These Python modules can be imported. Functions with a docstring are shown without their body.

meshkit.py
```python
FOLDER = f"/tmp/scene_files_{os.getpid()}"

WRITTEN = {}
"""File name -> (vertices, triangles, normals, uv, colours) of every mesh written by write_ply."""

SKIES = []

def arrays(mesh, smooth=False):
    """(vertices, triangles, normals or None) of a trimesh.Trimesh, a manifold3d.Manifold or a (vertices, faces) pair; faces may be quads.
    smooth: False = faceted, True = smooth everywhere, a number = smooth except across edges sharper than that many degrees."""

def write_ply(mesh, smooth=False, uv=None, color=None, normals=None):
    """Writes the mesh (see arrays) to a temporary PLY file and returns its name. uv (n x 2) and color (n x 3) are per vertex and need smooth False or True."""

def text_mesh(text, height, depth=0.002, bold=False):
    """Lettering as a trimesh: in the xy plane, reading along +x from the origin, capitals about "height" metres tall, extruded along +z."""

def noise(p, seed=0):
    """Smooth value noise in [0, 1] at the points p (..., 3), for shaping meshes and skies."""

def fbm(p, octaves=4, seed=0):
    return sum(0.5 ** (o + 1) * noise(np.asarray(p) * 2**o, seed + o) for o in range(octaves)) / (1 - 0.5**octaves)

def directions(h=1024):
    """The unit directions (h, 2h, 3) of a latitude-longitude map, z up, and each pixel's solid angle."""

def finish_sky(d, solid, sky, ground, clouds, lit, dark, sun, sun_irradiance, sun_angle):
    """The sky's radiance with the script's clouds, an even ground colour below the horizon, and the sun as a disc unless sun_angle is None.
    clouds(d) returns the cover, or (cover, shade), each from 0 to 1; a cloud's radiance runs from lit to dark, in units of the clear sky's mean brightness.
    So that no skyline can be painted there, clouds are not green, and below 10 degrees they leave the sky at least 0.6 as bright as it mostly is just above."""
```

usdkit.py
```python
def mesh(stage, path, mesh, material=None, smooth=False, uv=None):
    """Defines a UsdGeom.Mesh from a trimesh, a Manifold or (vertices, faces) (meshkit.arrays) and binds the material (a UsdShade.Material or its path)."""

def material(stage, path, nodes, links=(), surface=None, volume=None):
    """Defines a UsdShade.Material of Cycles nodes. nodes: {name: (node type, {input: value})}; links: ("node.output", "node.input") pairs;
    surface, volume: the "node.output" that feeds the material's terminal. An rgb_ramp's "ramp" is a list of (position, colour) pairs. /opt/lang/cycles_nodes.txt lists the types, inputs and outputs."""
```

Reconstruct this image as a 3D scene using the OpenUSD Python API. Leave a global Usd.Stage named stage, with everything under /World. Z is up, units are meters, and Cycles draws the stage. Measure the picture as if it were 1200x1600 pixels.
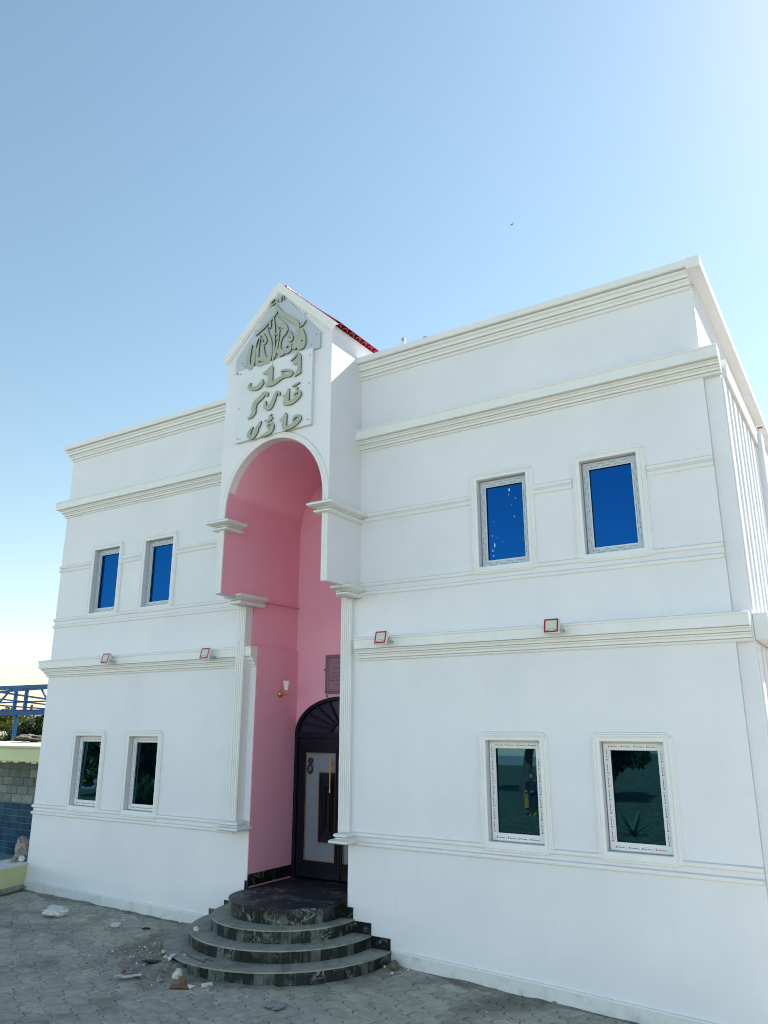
import math, random
import numpy as np, trimesh, manifold3d
from shapely.geometry import Polygon, Point, box as sbox, LineString
from shapely.ops import unary_union
from shapely import affinity
from pxr import Usd, UsdGeom, UsdLux, UsdShade, Gf, Sdf, Vt
import usdkit, meshkit

stage = Usd.Stage.CreateInMemory()
UsdGeom.SetStageUpAxis(stage, 'Z'); UsdGeom.SetStageMetersPerUnit(stage, 1.0)
UsdGeom.Xform.Define(stage, '/World'); UsdGeom.Scope.Define(stage, '/World/Looks')

# ------------------------------------------------------------ camera
YAW, PITCH = math.radians(32.398), math.radians(15.675)
CAM = (5.8436, -8.9760, 2.82)
cam = UsdGeom.Camera.Define(stage, '/World/camera')
cam.CreateHorizontalApertureAttr(27.0); cam.CreateVerticalApertureAttr(36.0)
cam.CreateFocalLengthAttr(26.76); cam.CreateClippingRangeAttr(Gf.Vec2f(0.05, 3000))
cam.CreateExposureAttr(0.97)
cyw, syw, cp, sp = math.cos(YAW), math.sin(YAW), math.cos(PITCH), math.sin(PITCH)
fw = np.array([-syw*cp, cyw*cp, sp]); rt = np.array([cyw, syw, 0.0]); up = np.cross(rt, fw)
M = Gf.Matrix4d(*rt, 0, *up, 0, *(-fw), 0, *CAM, 1)
cam.AddTransformOp().Set(M)
def proj(P):
    d = np.asarray(P, float) - np.array(CAM); z = d @ fw
    return np.stack([384 + 761.16*(d@rt)/z, 512 - 761.16*(d@up)/z], -1), z

# ------------------------------------------------------------ sky and sun
SUN = np.array([0.31, 1.0, 1.03]); SUN = SUN/np.linalg.norm(SUN)
ELEV, ROT = math.asin(SUN[2]), math.atan2(SUN[0], SUN[1])
L = '/World/Looks/'
skymat = usdkit.material(stage, L+'sky_look', {
    's': ('sky_texture', {'sky_type': 'single_scattering', 'sun_disc': False, 'sun_elevation': ELEV, 'sun_rotation': ROT,
                          'altitude': 50.0, 'air_density': 1.3, 'aerosol_density': 0.25, 'ozone_density': 0.1}),
    'h': ('hsv', {'hue': 0.485, 'saturation': 0.97}), 'b': ('background_shader', {'strength': 0.09})}, [('s.color', 'h.color'), ('h.color', 'b.color')], surface='b.background')
dome = UsdLux.DomeLight.Define(stage, '/World/sky'); dome.CreateIntensityAttr(1.0)
UsdShade.MaterialBindingAPI.Apply(dome.GetPrim()).Bind(skymat)
dome.GetPrim().SetCustomDataByKey('kind', 'structure')
dome.GetPrim().SetCustomDataByKey('label', 'clear pale blue sky, hazy white towards the horizon')
sun = UsdLux.DistantLight.Define(stage, '/World/sun')
sun.CreateIntensityAttr(1.15); sun.CreateAngleAttr(0.53); sun.CreateColorAttr(Gf.Vec3f(1.0, 0.96, 0.91))
sun.CreateNormalizeAttr(True)
zl = SUN; xl = np.cross([0, 0, 1.0], zl); xl /= np.linalg.norm(xl); yl = np.cross(zl, xl)
sun.AddTransformOp().Set(Gf.Matrix4d(*xl, 0, *yl, 0, *zl, 0, 0, 0, 50, 1))

# ------------------------------------------------------------ helpers
USED = {}
def numbered(parent, name):
    k = (parent, name); n = USED.get(k, 0); USED[k] = n + 1
    return f'{parent}/{name}' if n == 0 else f'{parent}/{name}_{n:03d}'
def pth(parent):
    return '/World' if parent is None else (parent if isinstance(parent, str) else str(parent.GetPath()))
def tag(p, label=None, cat=None, group=None, kind=None):
    for k, v in (('label', label), ('category', cat), ('group', group), ('kind', kind)):
        if v: p.SetCustomDataByKey(k, v)
    return p
def obj(name, mesh, mat, parent=None, smooth=30, label=None, cat=None, group=None, kind=None):
    m = usdkit.mesh(stage, numbered(pth(parent), name), mesh, mat, smooth=smooth)
    return tag(m.GetPrim(), label, cat, group, kind)
def thing(name, label, cat, loc=(0, 0, 0), rz=0.0, group=None, kind=None, parent=None):
    x = UsdGeom.Xform.Define(stage, numbered(pth(parent), name))
    x.AddTranslateOp().Set(Gf.Vec3d(*map(float, loc)))
    if rz: x.AddRotateZOp().Set(float(rz))
    return tag(x.GetPrim(), label, cat, group, kind)
def dup(src, name, loc, rz, label, cat, group):
    r = thing(name, label, cat, loc, rz, group)
    r.GetReferences().AddInternalReference(src.GetPath()); r.SetInstanceable(True)
    return tag(r, label, cat, group)
def cat_(*ms): return trimesh.util.concatenate([m for m in ms])
def bx(x0, x1, y0, y1, z0, z1):
    return trimesh.creation.box(bounds=[[min(x0, x1), min(y0, y1), min(z0, z1)], [max(x0, x1), max(y0, y1), max(z0, z1)]])
def cbx(x0, x1, y0, y1, z0, z1, c=0.004):
    """box with chamfered edges"""
    p = []
    for (sx, sy, sz) in ((c, c, 0), (c, 0, c), (0, c, c)):
        for x in (x0+sx, x1-sx):
            for y in (y0+sy, y1-sy):
                for z in (z0+sz, z1-sz): p.append((x, y, z))
    return trimesh.convex.convex_hull(np.array(p))
def tube(a, b, r, n=10, r2=None):
    a, b = np.array(a, float), np.array(b, float); d = b-a; l = np.linalg.norm(d); d /= l
    u = np.cross(d, [0, 0, 1.0] if abs(d[2]) < .9 else [1.0, 0, 0]); u /= np.linalg.norm(u); v = np.cross(d, u)
    t = np.arange(n)*2*math.pi/n; r2 = r if r2 is None else r2
    c = np.outer(np.cos(t), u) + np.outer(np.sin(t), v)
    V = np.vstack([a + c*r, b + c*r2, a[None], b[None]]); F = []
    for i in range(n):
        j = (i+1) % n
        F += [(i, j, n+j), (i, n+j, n+i), (2*n, j, i), (2*n+1, n+i, n+j)]
    return trimesh.Trimesh(V, F, process=False)
def bar(a, b, w, h):
    """rectangular bar from a to b, w across, h upwards"""
    a, b = np.array(a, float), np.array(b, float); d = b-a; l = np.linalg.norm(d); d /= l
    u = np.cross(d, [0, 0, 1.0] if abs(d[2]) < .95 else [0, 1.0, 0]); u /= np.linalg.norm(u); v = np.cross(u, d)
    V = []
    for e in (a, b):
        for s, t in ((-1, -1), (1, -1), (1, 1), (-1, 1)): V.append(e + u*s*w/2 + v*t*h/2)
    F = [(0, 2, 1), (0, 3, 2), (4, 5, 6), (4, 6, 7)]
    for i in range(4):
        j = (i+1) % 4; F += [(i, j, 4+j), (i, 4+j, 4+i)]
    m = trimesh.Trimesh(V, F, process=False)
    return m
def polytube(pts, r, n=7):
    return cat_(*[tube(pts[i], pts[i+1], r, n) for i in range(len(pts)-1)])
def extr(poly, h):
    """2D polygon (u,v) extruded by h -> list of (u,v,w)"""
    ps = [poly] if poly.geom_type == 'Polygon' else list(poly.geoms)
    return cat_(*[trimesh.creation.extrude_polygon(p, h, engine='earcut') for p in ps if p.area > 1e-9])
def elev(poly, y0, y1):
    """polygon in (x,z) as a slab between y0 (front) and y1 (back)"""
    m = extr(poly, abs(y1-y0)); v = m.vertices
    m = trimesh.Trimesh(np.stack([v[:, 0], max(y0, y1) - v[:, 2], v[:, 1]], 1), m.faces, process=False)
    return m
def side(poly, x0, x1):
    """polygon in (y,z) as a slab between x0 and x1"""
    m = extr(poly, abs(x1-x0)); v = m.vertices
    return trimesh.Trimesh(np.stack([min(x0, x1) + v[:, 2], v[:, 0], v[:, 1]], 1), m.faces, process=False)
def flat(poly, z0, z1):
    m = extr(poly, abs(z1-z0)); m.apply_translation([0, 0, min(z0, z1)]); return m
def fixn(m):
    m = trimesh.Trimesh(m.vertices, m.faces, process=True)
    trimesh.repair.fix_normals(m); return m
def sweep(path, prof, closed=False):
    """profile (o,h) swept along the 2D path with mitres -> vertices (u,v,h); offset o goes to the right of travel"""
    P = np.array(path, float); n = len(P); V = []
    for i in range(n):
        a = P[i]-P[i-1] if (i > 0 or closed) else None
        b = P[(i+1) % n]-P[i] if (i < n-1 or closed) else None
        na = None if a is None else np.array([a[1], -a[0]])/np.linalg.norm(a)
        nb = None if b is None else np.array([b[1], -b[0]])/np.linalg.norm(b)
        if na is None: m = nb
        elif nb is None: m = na
        else:
            m = na+nb; m = m/np.linalg.norm(m); m = m/max(0.2, m@na)
        for o, h in prof: V.append((*(P[i] + m*o), h))
    k = len(prof); F = []
    for i in range(n if closed else n-1):
        j = (i+1) % n
        for q in range(k):
            r = (q+1) % k
            F += [(i*k+q, j*k+q, j*k+r), (i*k+q, j*k+r, i*k+r)]
    if not closed:
        tri = trimesh.creation.triangulate_polygon(Polygon(prof), engine='earcut')
        idx = {(round(a, 6), round(b, 6)): q for q, (a, b) in enumerate(prof)}
        ii = [idx[(round(a, 6), round(b, 6))] for a, b in tri[0]]
        for t in tri[1]:
            F.append([ii[t[0]], ii[t[1]], ii[t[2]]]); F.append([(n-1)*k+ii[t[2]], (n-1)*k+ii[t[1]], (n-1)*k+ii[t[0]]])
    return fixn(trimesh.Trimesh(V, F, process=False))
def to_elev(m, y=0.0):
    """(u,v,h) -> x=u, z=v, y = y-h (h stands out towards the front)"""
    v = m.vertices; return fixn(trimesh.Trimesh(np.stack([v[:, 0], y - v[:, 2], v[:, 1]], 1), m.faces, process=False))
def roll(o0, h0, h1, bulge, n=6):
    """half round profile between heights h0,h1 standing out from o0 by bulge"""
    c, r = (h0+h1)/2, (h1-h0)/2
    return [(o0 + bulge*math.cos(t), c + r*math.sin(t)) for t in np.linspace(-math.pi/2, math.pi/2, n)]
def hullspheres(chain, seg=10):
    out = manifold3d.Manifold()
    for (p, r), (q, s) in chain:
        a = manifold3d.Manifold.sphere(r, seg).translate(list(map(float, p)))
        b = manifold3d.Manifold.sphere(s, seg).translate(list(map(float, q)))
        out = out + manifold3d.Manifold.batch_hull([a, b])
    return out
def man_tri(m):
    q = m.to_mesh(); return trimesh.Trimesh(q.vert_properties[:, :3], q.tri_verts, process=False)
def grid(x0, x1, y0, y1, nx, ny, fz):
    X, Y = np.meshgrid(np.linspace(x0, x1, nx+1), np.linspace(y0, y1, ny+1))
    V = np.stack([X.ravel(), Y.ravel(), fz(X.ravel(), Y.ravel())], 1)
    i = (np.arange(ny)[:, None]*(nx+1) + np.arange(nx)[None]).ravel()
    F = np.vstack([np.stack([i, i+1, i+nx+2], 1), np.stack([i, i+nx+2, i+nx+1], 1)])
    return trimesh.Trimesh(V, F, process=False)
GX = [-600, -9, -7, -3.5, .3, 2.2, 3.3, 5, 9, 600]; GZ = [.05, .05, .045, 0, -.025, -.09, -.135, -.2, -.3, -.3]
def gz(x): return np.interp(x, GX, GZ)

# ------------------------------------------------------------ materials
def mat(name, col, rough=.6, col2=None, scale=4.0, detail=5, bump=0.0, bscale=40.0, spec=.5, metal=0.0, coat=0.0, bdist=.01, ramp=(.35, .65), extra=None):
    N = {'g': ('geometry', {}), 'p': ('principled_bsdf', {'roughness': rough, 'specular_ior_level': spec, 'metallic': metal, 'coat_weight': coat, 'base_color': col})}
    K = []
    if col2 is not None:
        N['n'] = ('noise_texture', {'scale': scale, 'detail': detail, 'roughness': .6})
        N['r'] = ('rgb_ramp', {'ramp': [(ramp[0], col), (ramp[1], col2)]})
        K += [('g.position', 'n.vector'), ('n.fac', 'r.fac'), ('r.color', 'p.base_color')]
    if bump:
        N['bn'] = ('noise_texture', {'scale': bscale, 'detail': 4}); N['b'] = ('bump', {'strength': bump, 'distance': bdist})
        K += [('g.position', 'bn.vector'), ('bn.fac', 'b.height'), ('b.normal', 'p.normal')]
    return usdkit.material(stage, L+name, N, K, surface='p.BSDF')
def plaster(name, c1, c2, dirt=None):
    """painted render: two slow tones, fine trowel relief, a few faint stains"""
    N = {'g': ('geometry', {}), 'n': ('noise_texture', {'scale': .9, 'detail': 6, 'roughness': .62}),
         'r': ('rgb_ramp', {'ramp': [(.25, c1), (.75, c2)]}),
         'w': ('noise_texture', {'scale': 2.6, 'detail': 3}), 'f': ('noise_texture', {'scale': 55.0, 'detail': 5}),
         'm': ('math', {'math_type': 'multiply_add', 'value2': 6.0}),
         'b': ('bump', {'strength': .35, 'distance': .004}), 'p': ('principled_bsdf', {'roughness': .62, 'specular_ior_level': .35})}
    K = [('g.position', 'n.vector'), ('g.position', 'w.vector'), ('g.position', 'f.vector'), ('n.fac', 'r.fac'), ('w.fac', 'm.value1'), ('f.fac', 'm.value3'),
         ('m.value', 'b.height'), ('b.normal', 'p.normal')]
    # thin rain streaks: noise stretched downwards
    N['mp'] = ('mapping', {'scale': (5.0, 5.0, .5)}); N['sn'] = ('noise_texture', {'scale': 1.0, 'detail': 5, 'roughness': .7})
    N['sr'] = ('rgb_ramp', {'ramp': [(.58, (0, 0, 0)), (.88, (.20, .20, .20))]})
    N['mx'] = ('mix', {'mix_type': 'mix', 'color2': dirt or (.46, .44, .40)})
    K += [('g.position', 'mp.vector'), ('mp.vector', 'sn.vector'), ('sn.fac', 'sr.fac'), ('sr.color', 'mx.fac'), ('r.color', 'mx.color1'), ('mx.color', 'p.base_color')]
    return usdkit.material(stage, L+name, N, K, surface='p.BSDF')
white = plaster('white_plaster', (.735, .735, .775), (.825, .818, .845), (.55, .555, .56))
trimw = mat('white_trim', (.82, .815, .81), .55, (.78, .775, .765), 3.0, bump=.25, bscale=30, bdist=.006)
pink = plaster('pink_plaster', (.86, .41, .53), (.90, .45, .57), (.70, .30, .42))
plinthw = mat('plinth_paint', (.70, .71, .71), .6, (.50, .50, .49), 5.0, bump=.5, bscale=25, ramp=(.5, .8))
pvc = mat('white_pvc', (.80, .82, .83), .35, bump=.05)
pvc_film = mat('film_covered_pvc', (.56, .62, .68), .3, (.50, .56, .63), 12)
dkgap = mat('dark_gap', (.03, .03, .032), .8)
print_blue = mat('blue_print', (.03, .06, .14), .5)
print_red = mat('red_print', (.55, .03, .05), .5)
print_dark = mat('dark_print', (.04, .04, .05), .5)
roof_red = mat('red_tile', (.45, .02, .045), .45, (.33, .015, .03), 9.0, bump=.2)
letter_m = mat('letter_face', (.42, .435, .345), .45, (.37, .385, .305), 8.0)
letter_e = mat('letter_side', (.09, .105, .07), .5)
board_m = mat('board_grey', (.50, .55, .60), .35, (.47, .52, .57), 3.0)
board_w = mat('board_white', (.75, .77, .78), .35, (.71, .73, .74), 3.0)
screw_m = mat('screw', (.06, .06, .06), .5)
gold = mat('gold', (.75, .47, .15), .3, metal=1.0)
milk = mat('milk_glass', (.82, .76, .74), .15)
door_m = mat('door_navy', (.005, .0055, .013), .45, (.007, .008, .016), 20, spec=.22)
door_hi = mat('door_moulding', (.007, .008, .017), .4, spec=.25)
panel_g = mat('door_panel', (.20, .235, .28), .3, (.17, .205, .25), 2.0)
fan_m = mat('fanlight_glass', (.022, .022, .045), .2, spec=.3)
trimgold = mat('gold_trim', (.20, .125, .065), .35)
black_m = mat('black_iron', (.012, .012, .013), .4)
lampbody = mat('lamp_body', (.74, .72, .68), .4)
lampface = mat('lamp_face', (.62, .62, .55), .25)
lampred = mat('lamp_red', (.36, .008, .012), .4)
steel = mat('bracket_steel', (.42, .42, .42), .45, metal=.6)
plaque_m = mat('plaque_stone', (.30, .15, .20), .3, (.26, .13, .17), 14)
plaque_d = mat('plaque_print', (.05, .035, .05), .4)
yellow = plaster('yellow_paint', (.56, .58, .30), (.62, .63, .36), (.36, .37, .25))
mortar = mat('mortar', (.20, .21, .20), .9, (.13, .14, .135), 8.0, bump=.5)
blocks = [mat(f'block_{k}', c, .9, tuple(x*.72 for x in c), 7.0, bump=.5, bscale=50) for k, c in zip(('pale', 'grey', 'dark'), ((.28, .30, .29), (.21, .23, .23), (.16, .18, .18)))]
tiles = [mat(f'tile_{k}', c, .35, tuple(x*.8 for x in c), 3.0, spec=.12) for k, c in zip(('deep', 'blue', 'teal'), ((.003, .040, .095), (.004, .052, .115), (.006, .075, .125)))]
grout = mat('grout', (.10, .28, .36), .7)
bluepaint = mat('blue_paint', (.004, .060, .20), .45, (.006, .085, .25), 6.0, spec=.25)
dust_wood = mat('old_wood', (.20, .18, .14), .8, (.11, .10, .08), 9.0)
ground_m = mat('ground_earth', (.30, .27, .22), .95, (.22, .215, .16), .15, bump=.5, bscale=8)
lawn_m = mat('lawn_grass', (.030, .042, .018), .9, (.15, .16, .08), 5.0, 9, bump=1.0, bscale=10, bdist=.2, ramp=(.38, .64))
hill_m = mat('hill_green', (.20, .22, .20), .95, (.10, .13, .10), .05)
bag_m = mat('bag_white', (.66, .67, .66), .4)
paper_m = mat('paper_grey', (.62, .63, .62), .6)
card_m = mat('cardboard', (.27, .13, .075), .8, (.22, .105, .06), 20)
stone_m = mat('brown_stone', (.20, .145, .10), .8, (.13, .095, .07), 18)
rubble_m = mat('rubble', (.36, .36, .34), .9, (.20, .20, .19), 15)
sack_m = mat('sack', (.33, .29, .24), .85, (.22, .19, .16), 10)
wire_m = mat('wire', (.02, .02, .02), .5)
foam_m = mat('cement_lump', (.34, .35, .35), .95, (.24, .24, .23), 14)
def marble(name, base, vein, dust, dustamt, rough, vs=5.0):
    N = {'g': ('geometry', {}), 'n': ('noise_texture', {'scale': vs, 'detail': 7, 'roughness': .62, 'distortion': 1.3}),
         'a': ('math', {'math_type': 'subtract', 'value2': .5}), 'ab': ('math', {'math_type': 'absolute'}),
         'r': ('rgb_ramp', {'ramp': [(0.0, vein), (.012, tuple((v+b)/2 for v, b in zip(vein, base))), (.035, base), (1.0, tuple(b*1.6 for b in base))]}),
         'k': ('noise_texture', {'scale': 3.1, 'detail': 3}), 'kr': ('rgb_ramp', {'ramp': [(.50, (0, 0, 0)), (.67, (1, 1, 1))]}),
         'mv': ('mix', {'mix_type': 'mix', 'color1': base}),
         'd': ('noise_texture', {'scale': 6.0, 'detail': 6, 'roughness': .65}), 'dr': ('rgb_ramp', {'ramp': [(.62-dustamt*.45, (0, 0, 0)), (.95-dustamt*.45, (.92, .92, .92))]}),
         'md': ('mix', {'mix_type': 'mix', 'color2': dust}), 'rr': ('map_range', {'from_min': 0.0, 'from_max': 1.0, 'to_min': rough, 'to_max': .8}),
         'p': ('principled_bsdf', {'specular_ior_level': .35})}
    K = [('g.position', 'n.vector'), ('n.fac', 'a.value1'), ('a.value', 'ab.value1'), ('ab.value', 'r.fac'), ('g.position', 'k.vector'), ('k.fac', 'kr.fac'),
         ('kr.color', 'mv.fac'), ('r.color', 'mv.color2'), ('g.position', 'd.vector'), ('d.fac', 'dr.fac'), ('dr.color', 'md.fac'), ('mv.color', 'md.color1'),
         ('md.color', 'p.base_color'), ('dr.color', 'rr.value'), ('rr.result', 'p.roughness')]
    return usdkit.material(stage, L+name, N, K, surface='p.BSDF')
riser_m = [marble(f'riser_marble_{k}', b, (.38, .39, .35), (.17, .185, .165), d, .3, s) for k, b, d, s in
           (('black', (.010, .013, .013), .14, 5.0), ('veined', (.013, .017, .016), .24, 8.0), ('dusty', (.03, .036, .033), .55, 6.0))]
tread_m = marble('tread_marble', (.11, .125, .115), (.34, .35, .33), (.32, .33, .285), .85, .5, 3.0)
landing_m = marble('landing_marble', (.010, .017, .024), (.46, .50, .52), (.13, .16, .16), .22, .5, 3.2)
skirt_m = marble('skirt_marble', (.008, .009, .010), (.50, .50, .47), (.12, .13, .13), .08, .22, 7.0)
def glass(name, tint, dark, fac=.86, bump=.12):
    N = {'g': ('geometry', {}), 'n': ('noise_texture', {'scale': 1.6, 'detail': 1}), 'b': ('bump', {'strength': bump, 'distance': .01}),
         'gl': ('glossy_bsdf', {'color': tint, 'roughness': .012}), 'd': ('diffuse_bsdf', {'color': dark}), 'm': ('mix_closure', {'fac': fac})}
    return usdkit.material(stage, L+name, N, [('g.position', 'n.vector'), ('n.fac', 'b.height'), ('b.normal', 'gl.normal'), ('d.BSDF', 'm.closure1'), ('gl.BSDF', 'm.closure2')], surface='m.closure')
glass_up = glass('blue_mirror_glass', (.007, .095, .32), (.002, .02, .07), bump=.03)
glass_lo = glass('teal_mirror_glass', (.05, .155, .25), (.002, .012, .02), bump=.05)

# ================================================================ building
XL, XP, XR, YB = -7.33, 4.615, 4.80, 9.0
house = thing('farmhouse', 'white two storey plastered farmhouse with moulded cornices and a tall pink arched entrance', 'house')
OX0, OX1 = -2.165, -.427          # entrance opening in the wall
BX0, BX1, BY = -2.35, -.257, -.80  # projecting bay
AC, AA, AZ, AB = -1.283, .925, 5.95, 1.015
def arch(dx=0.0, n=40, z0=4.71, a=AA, b=AB, zc=AZ, c=AC):
    t = np.linspace(0, math.pi, n)
    pts = [(c+(a+dx)*math.cos(s), zc+(b+dx)*math.sin(s)) for s in t]
    return [(c+a+dx, z0)] + pts + [(c-a-dx, z0)]
WX = [(-5.967, 1), (-4.555, 1), (1.990, 1), (3.413, 1)]
WU, WLO = (4.820, 6.018), (1.487, 2.650)
HW = .352
wins = [(x, z0, z1, u) for u, (z0, z1) in ((1, WU), (0, WLO)) for x, _ in WX]
wall = sbox(XL, -.6, XP, 8.0)
holes = [sbox(x-HW, z0, x+HW, z1) for x, z0, z1, u in wins]
archhole = unary_union([Polygon(arch(.012, z0=4.6)), sbox(OX0-.012, -.2, OX1+.012, 4.8), sbox(-2.298, 3.985, OX0, 4.78)])
fwall = wall.difference(unary_union(holes)).difference(archhole)
obj('front_wall', elev(fwall, 0, .28), white, house)
obj('left_wall', bx(XL+.002, XL+.28, .28, YB, -.6, 8.0), white, house)
obj('corner_strip', cbx(XP, XR, .05, .28, -.6, 7.0, .006), white, house)
obj('right_wall', bx(XP+.01, XR-.006, .28, YB, -.6, 6.95), white, house)
obj('right_parapet', bx(XP-.25, XP, .28, YB, 6.95, 8.19), white, house)
obj('back_wall', bx(XL+.28, XP, YB-.28, YB-.001, -.6, 8.0), white, house)
obj('roof_slab', bx(XL+.28, XP-.25, .28, YB-.28, 7.2, 7.4), plinthw, house)
obj('floor_slab', bx(XL+.28, XP-.25, 1.2, YB-.28, .3, .5), plinthw, house)
# ribs on the side wall
y = .10; k = 0
while y < 8.6:
    w = .30 if k % 2 == 0 else .22
    if not (3.0 < y < 3.55):
        for z0, z1 in ((-.4, 3.66), (4.02, 6.80)):
            obj('side_rib', cbx(XR-.01, XR+.016, y, y+w-.07, z0, z1, .006), white, house)
    y += w+.13; k += 1
obj('side_buttress', cbx(XR-.01, XR+.09, 3.12, 3.5, -.4, 7.10, .008), white, house)
obj('side_cornice', cbx(XR+.002, XR+.15, .06, YB, 3.70, 3.985, .008), trimw, house)
obj('side_cornice', cbx(XP+.002, XR+.045, .3, YB, 6.86, 7.09, .008), trimw, house)
obj('side_coping', cbx(XP-.27, XP+.14, -.10, YB, 8.19, 8.325, .006), trimw, house)
# cornices: swept mouldings
def cornice_prof(z0, z1, p, style):
    if style == 'top':
        pr = [(-.05, z0), (.012, z0)] + roll(.02, z0+.005, z0+.045, .012, 4) + [(.045, z0+.05), (.045, z0+.085)] + roll(.055, z0+.09, z0+.13, .018, 4) + \
             [(.085, z0+.135), (.085, z0+.18)] + roll(.10, z0+.185, z0+.235, .02, 4) + [(p-.01, z0+.24), (p, z0+.25), (p, z1-.01), (p-.012, z1), (-.05, z1)]
    else:
        pr = [(-.05, z0), (.014, z0)] + roll(.02, z0+.004, z0+.034, .012, 4) + [(.045, z0+.036), (.045, z0+.066)] + roll(.06, z0+.07, z0+.098, .014, 4) + \
             [(.085, z0+.10), (.088, z0+.125)] + roll(.105, z0+.13, z0+.155, .012, 4) + [(p-.012, z0+.158), (p-.012, z1-.045)] + roll(p-.012, z1-.042, z1-.004, .016, 4) + [(-.05, z1-.002)]
    return pr
def run(x0, x1, prof, name, mitre0=False, mitre1=False, y=0.0, m=trimw, back0=.3, back1=.3):
    path = [(x0, y), (x1, y)]
    if mitre0: path = [(x0, y+back0)] + path
    if mitre1: path = path + [(x1, y+back1)]
    q = [path[0]]
    for a, b in zip(path[:-1], path[1:]):                 # hand-run mouldings wander by a few millimetres
        n = max(1, int(math.hypot(b[0]-a[0], b[1]-a[1])/.3))
        q += [(a[0]+(b[0]-a[0])*k/n, a[1]+(b[1]-a[1])*k/n) for k in range(1, n+1)]
    s = sweep(q, prof); v = s.vertices.copy()
    P3 = np.stack([v[:, 0]*.9, v[:, 1]*.9, np.full(len(v), round(float(v[:, 2].mean()), 1))], 1)
    amp = .016 if 'band' in name else .010
    v[:, 2] += amp*(meshkit.fbm(P3, 3, 3)-.5); s.vertices = v
    return obj(name, s, m, house)
TOPP = cornice_prof(7.97, 8.31, .16, 'top'); C2P = cornice_prof(6.785, 7.105, .175, 'b'); FCP = cornice_prof(3.688, 4.0, .155, 'b')
run(XL, BX0, TOPP, 'top_cornice', mitre0=True); run(BX1, XP-.02, TOPP, 'top_cornice')
obj('cornice_end', cbx(XP-.022, XP+.142, -.162, -.098, 8.17, 8.312, .004), trimw, house)
run(XL, BX0, C2P, 'upper_cornice', mitre0=True, back0=YB-.3); run(BX1, XR+.02, C2P, 'upper_cornice')
run(XL, -2.45, FCP, 'floor_cornice', mitre0=True, back0=YB-.3); run(-2.288, OX0-.002, FCP, 'floor_cornice'); run(-.262, XR-.01, FCP, 'floor_cornice')
def double_roll(za, zb, r=.034, p=.028):
    return [roll(-.01, za-r, za+r, p+.01, 7), roll(-.01, zb-r, zb+r, p+.01, 7)]
for za, zb, segs in ((5.79, 5.715, [(XL, WX[0][0]-.45, 1), (WX[0][0]+.45, WX[1][0]-.45, 0), (WX[1][0]+.45, BX0, 0), (BX1, WX[2][0]-.445, 0), (WX[2][0]+.445, WX[3][0]-.46, 0), (WX[3][0]+.46, XP, 0)]),
                     (4.762, 4.635, [(XL, -2.44, 1), (-.26, XP, 0)]), (1.435, 1.322, [(XL, -2.46, 1), (-.33, XP, 0)])):
    for x0, x1, mt in segs:
        for pr in double_roll(za, zb): run(x0, x1, pr, 'band_moulding', mitre0=bool(mt))
# plinth with sloping foot
xs = [XL-.02, -7, -3.5, -2.95]
for seg in ([XL-.02, -7.0, -3.5, -2.72], [.30, 2.2, 3.3, XR+.01]):
    topz = [float(gz(x))+.155 for x in seg]
    P = Polygon([(x, float(gz(x))-.3) for x in seg] + [(x, z) for x, z in list(zip(seg, topz))[::-1]])
    obj('plinth', elev(P, -.026, .01), plinthw, house)
    obj('plinth_cap', cat_(*[bar((seg[i], -.012, topz[i]+.004), (seg[i+1], -.012, topz[i+1]+.004), .034, .022) for i in range(len(seg)-1)]), trimw, house)

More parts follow.
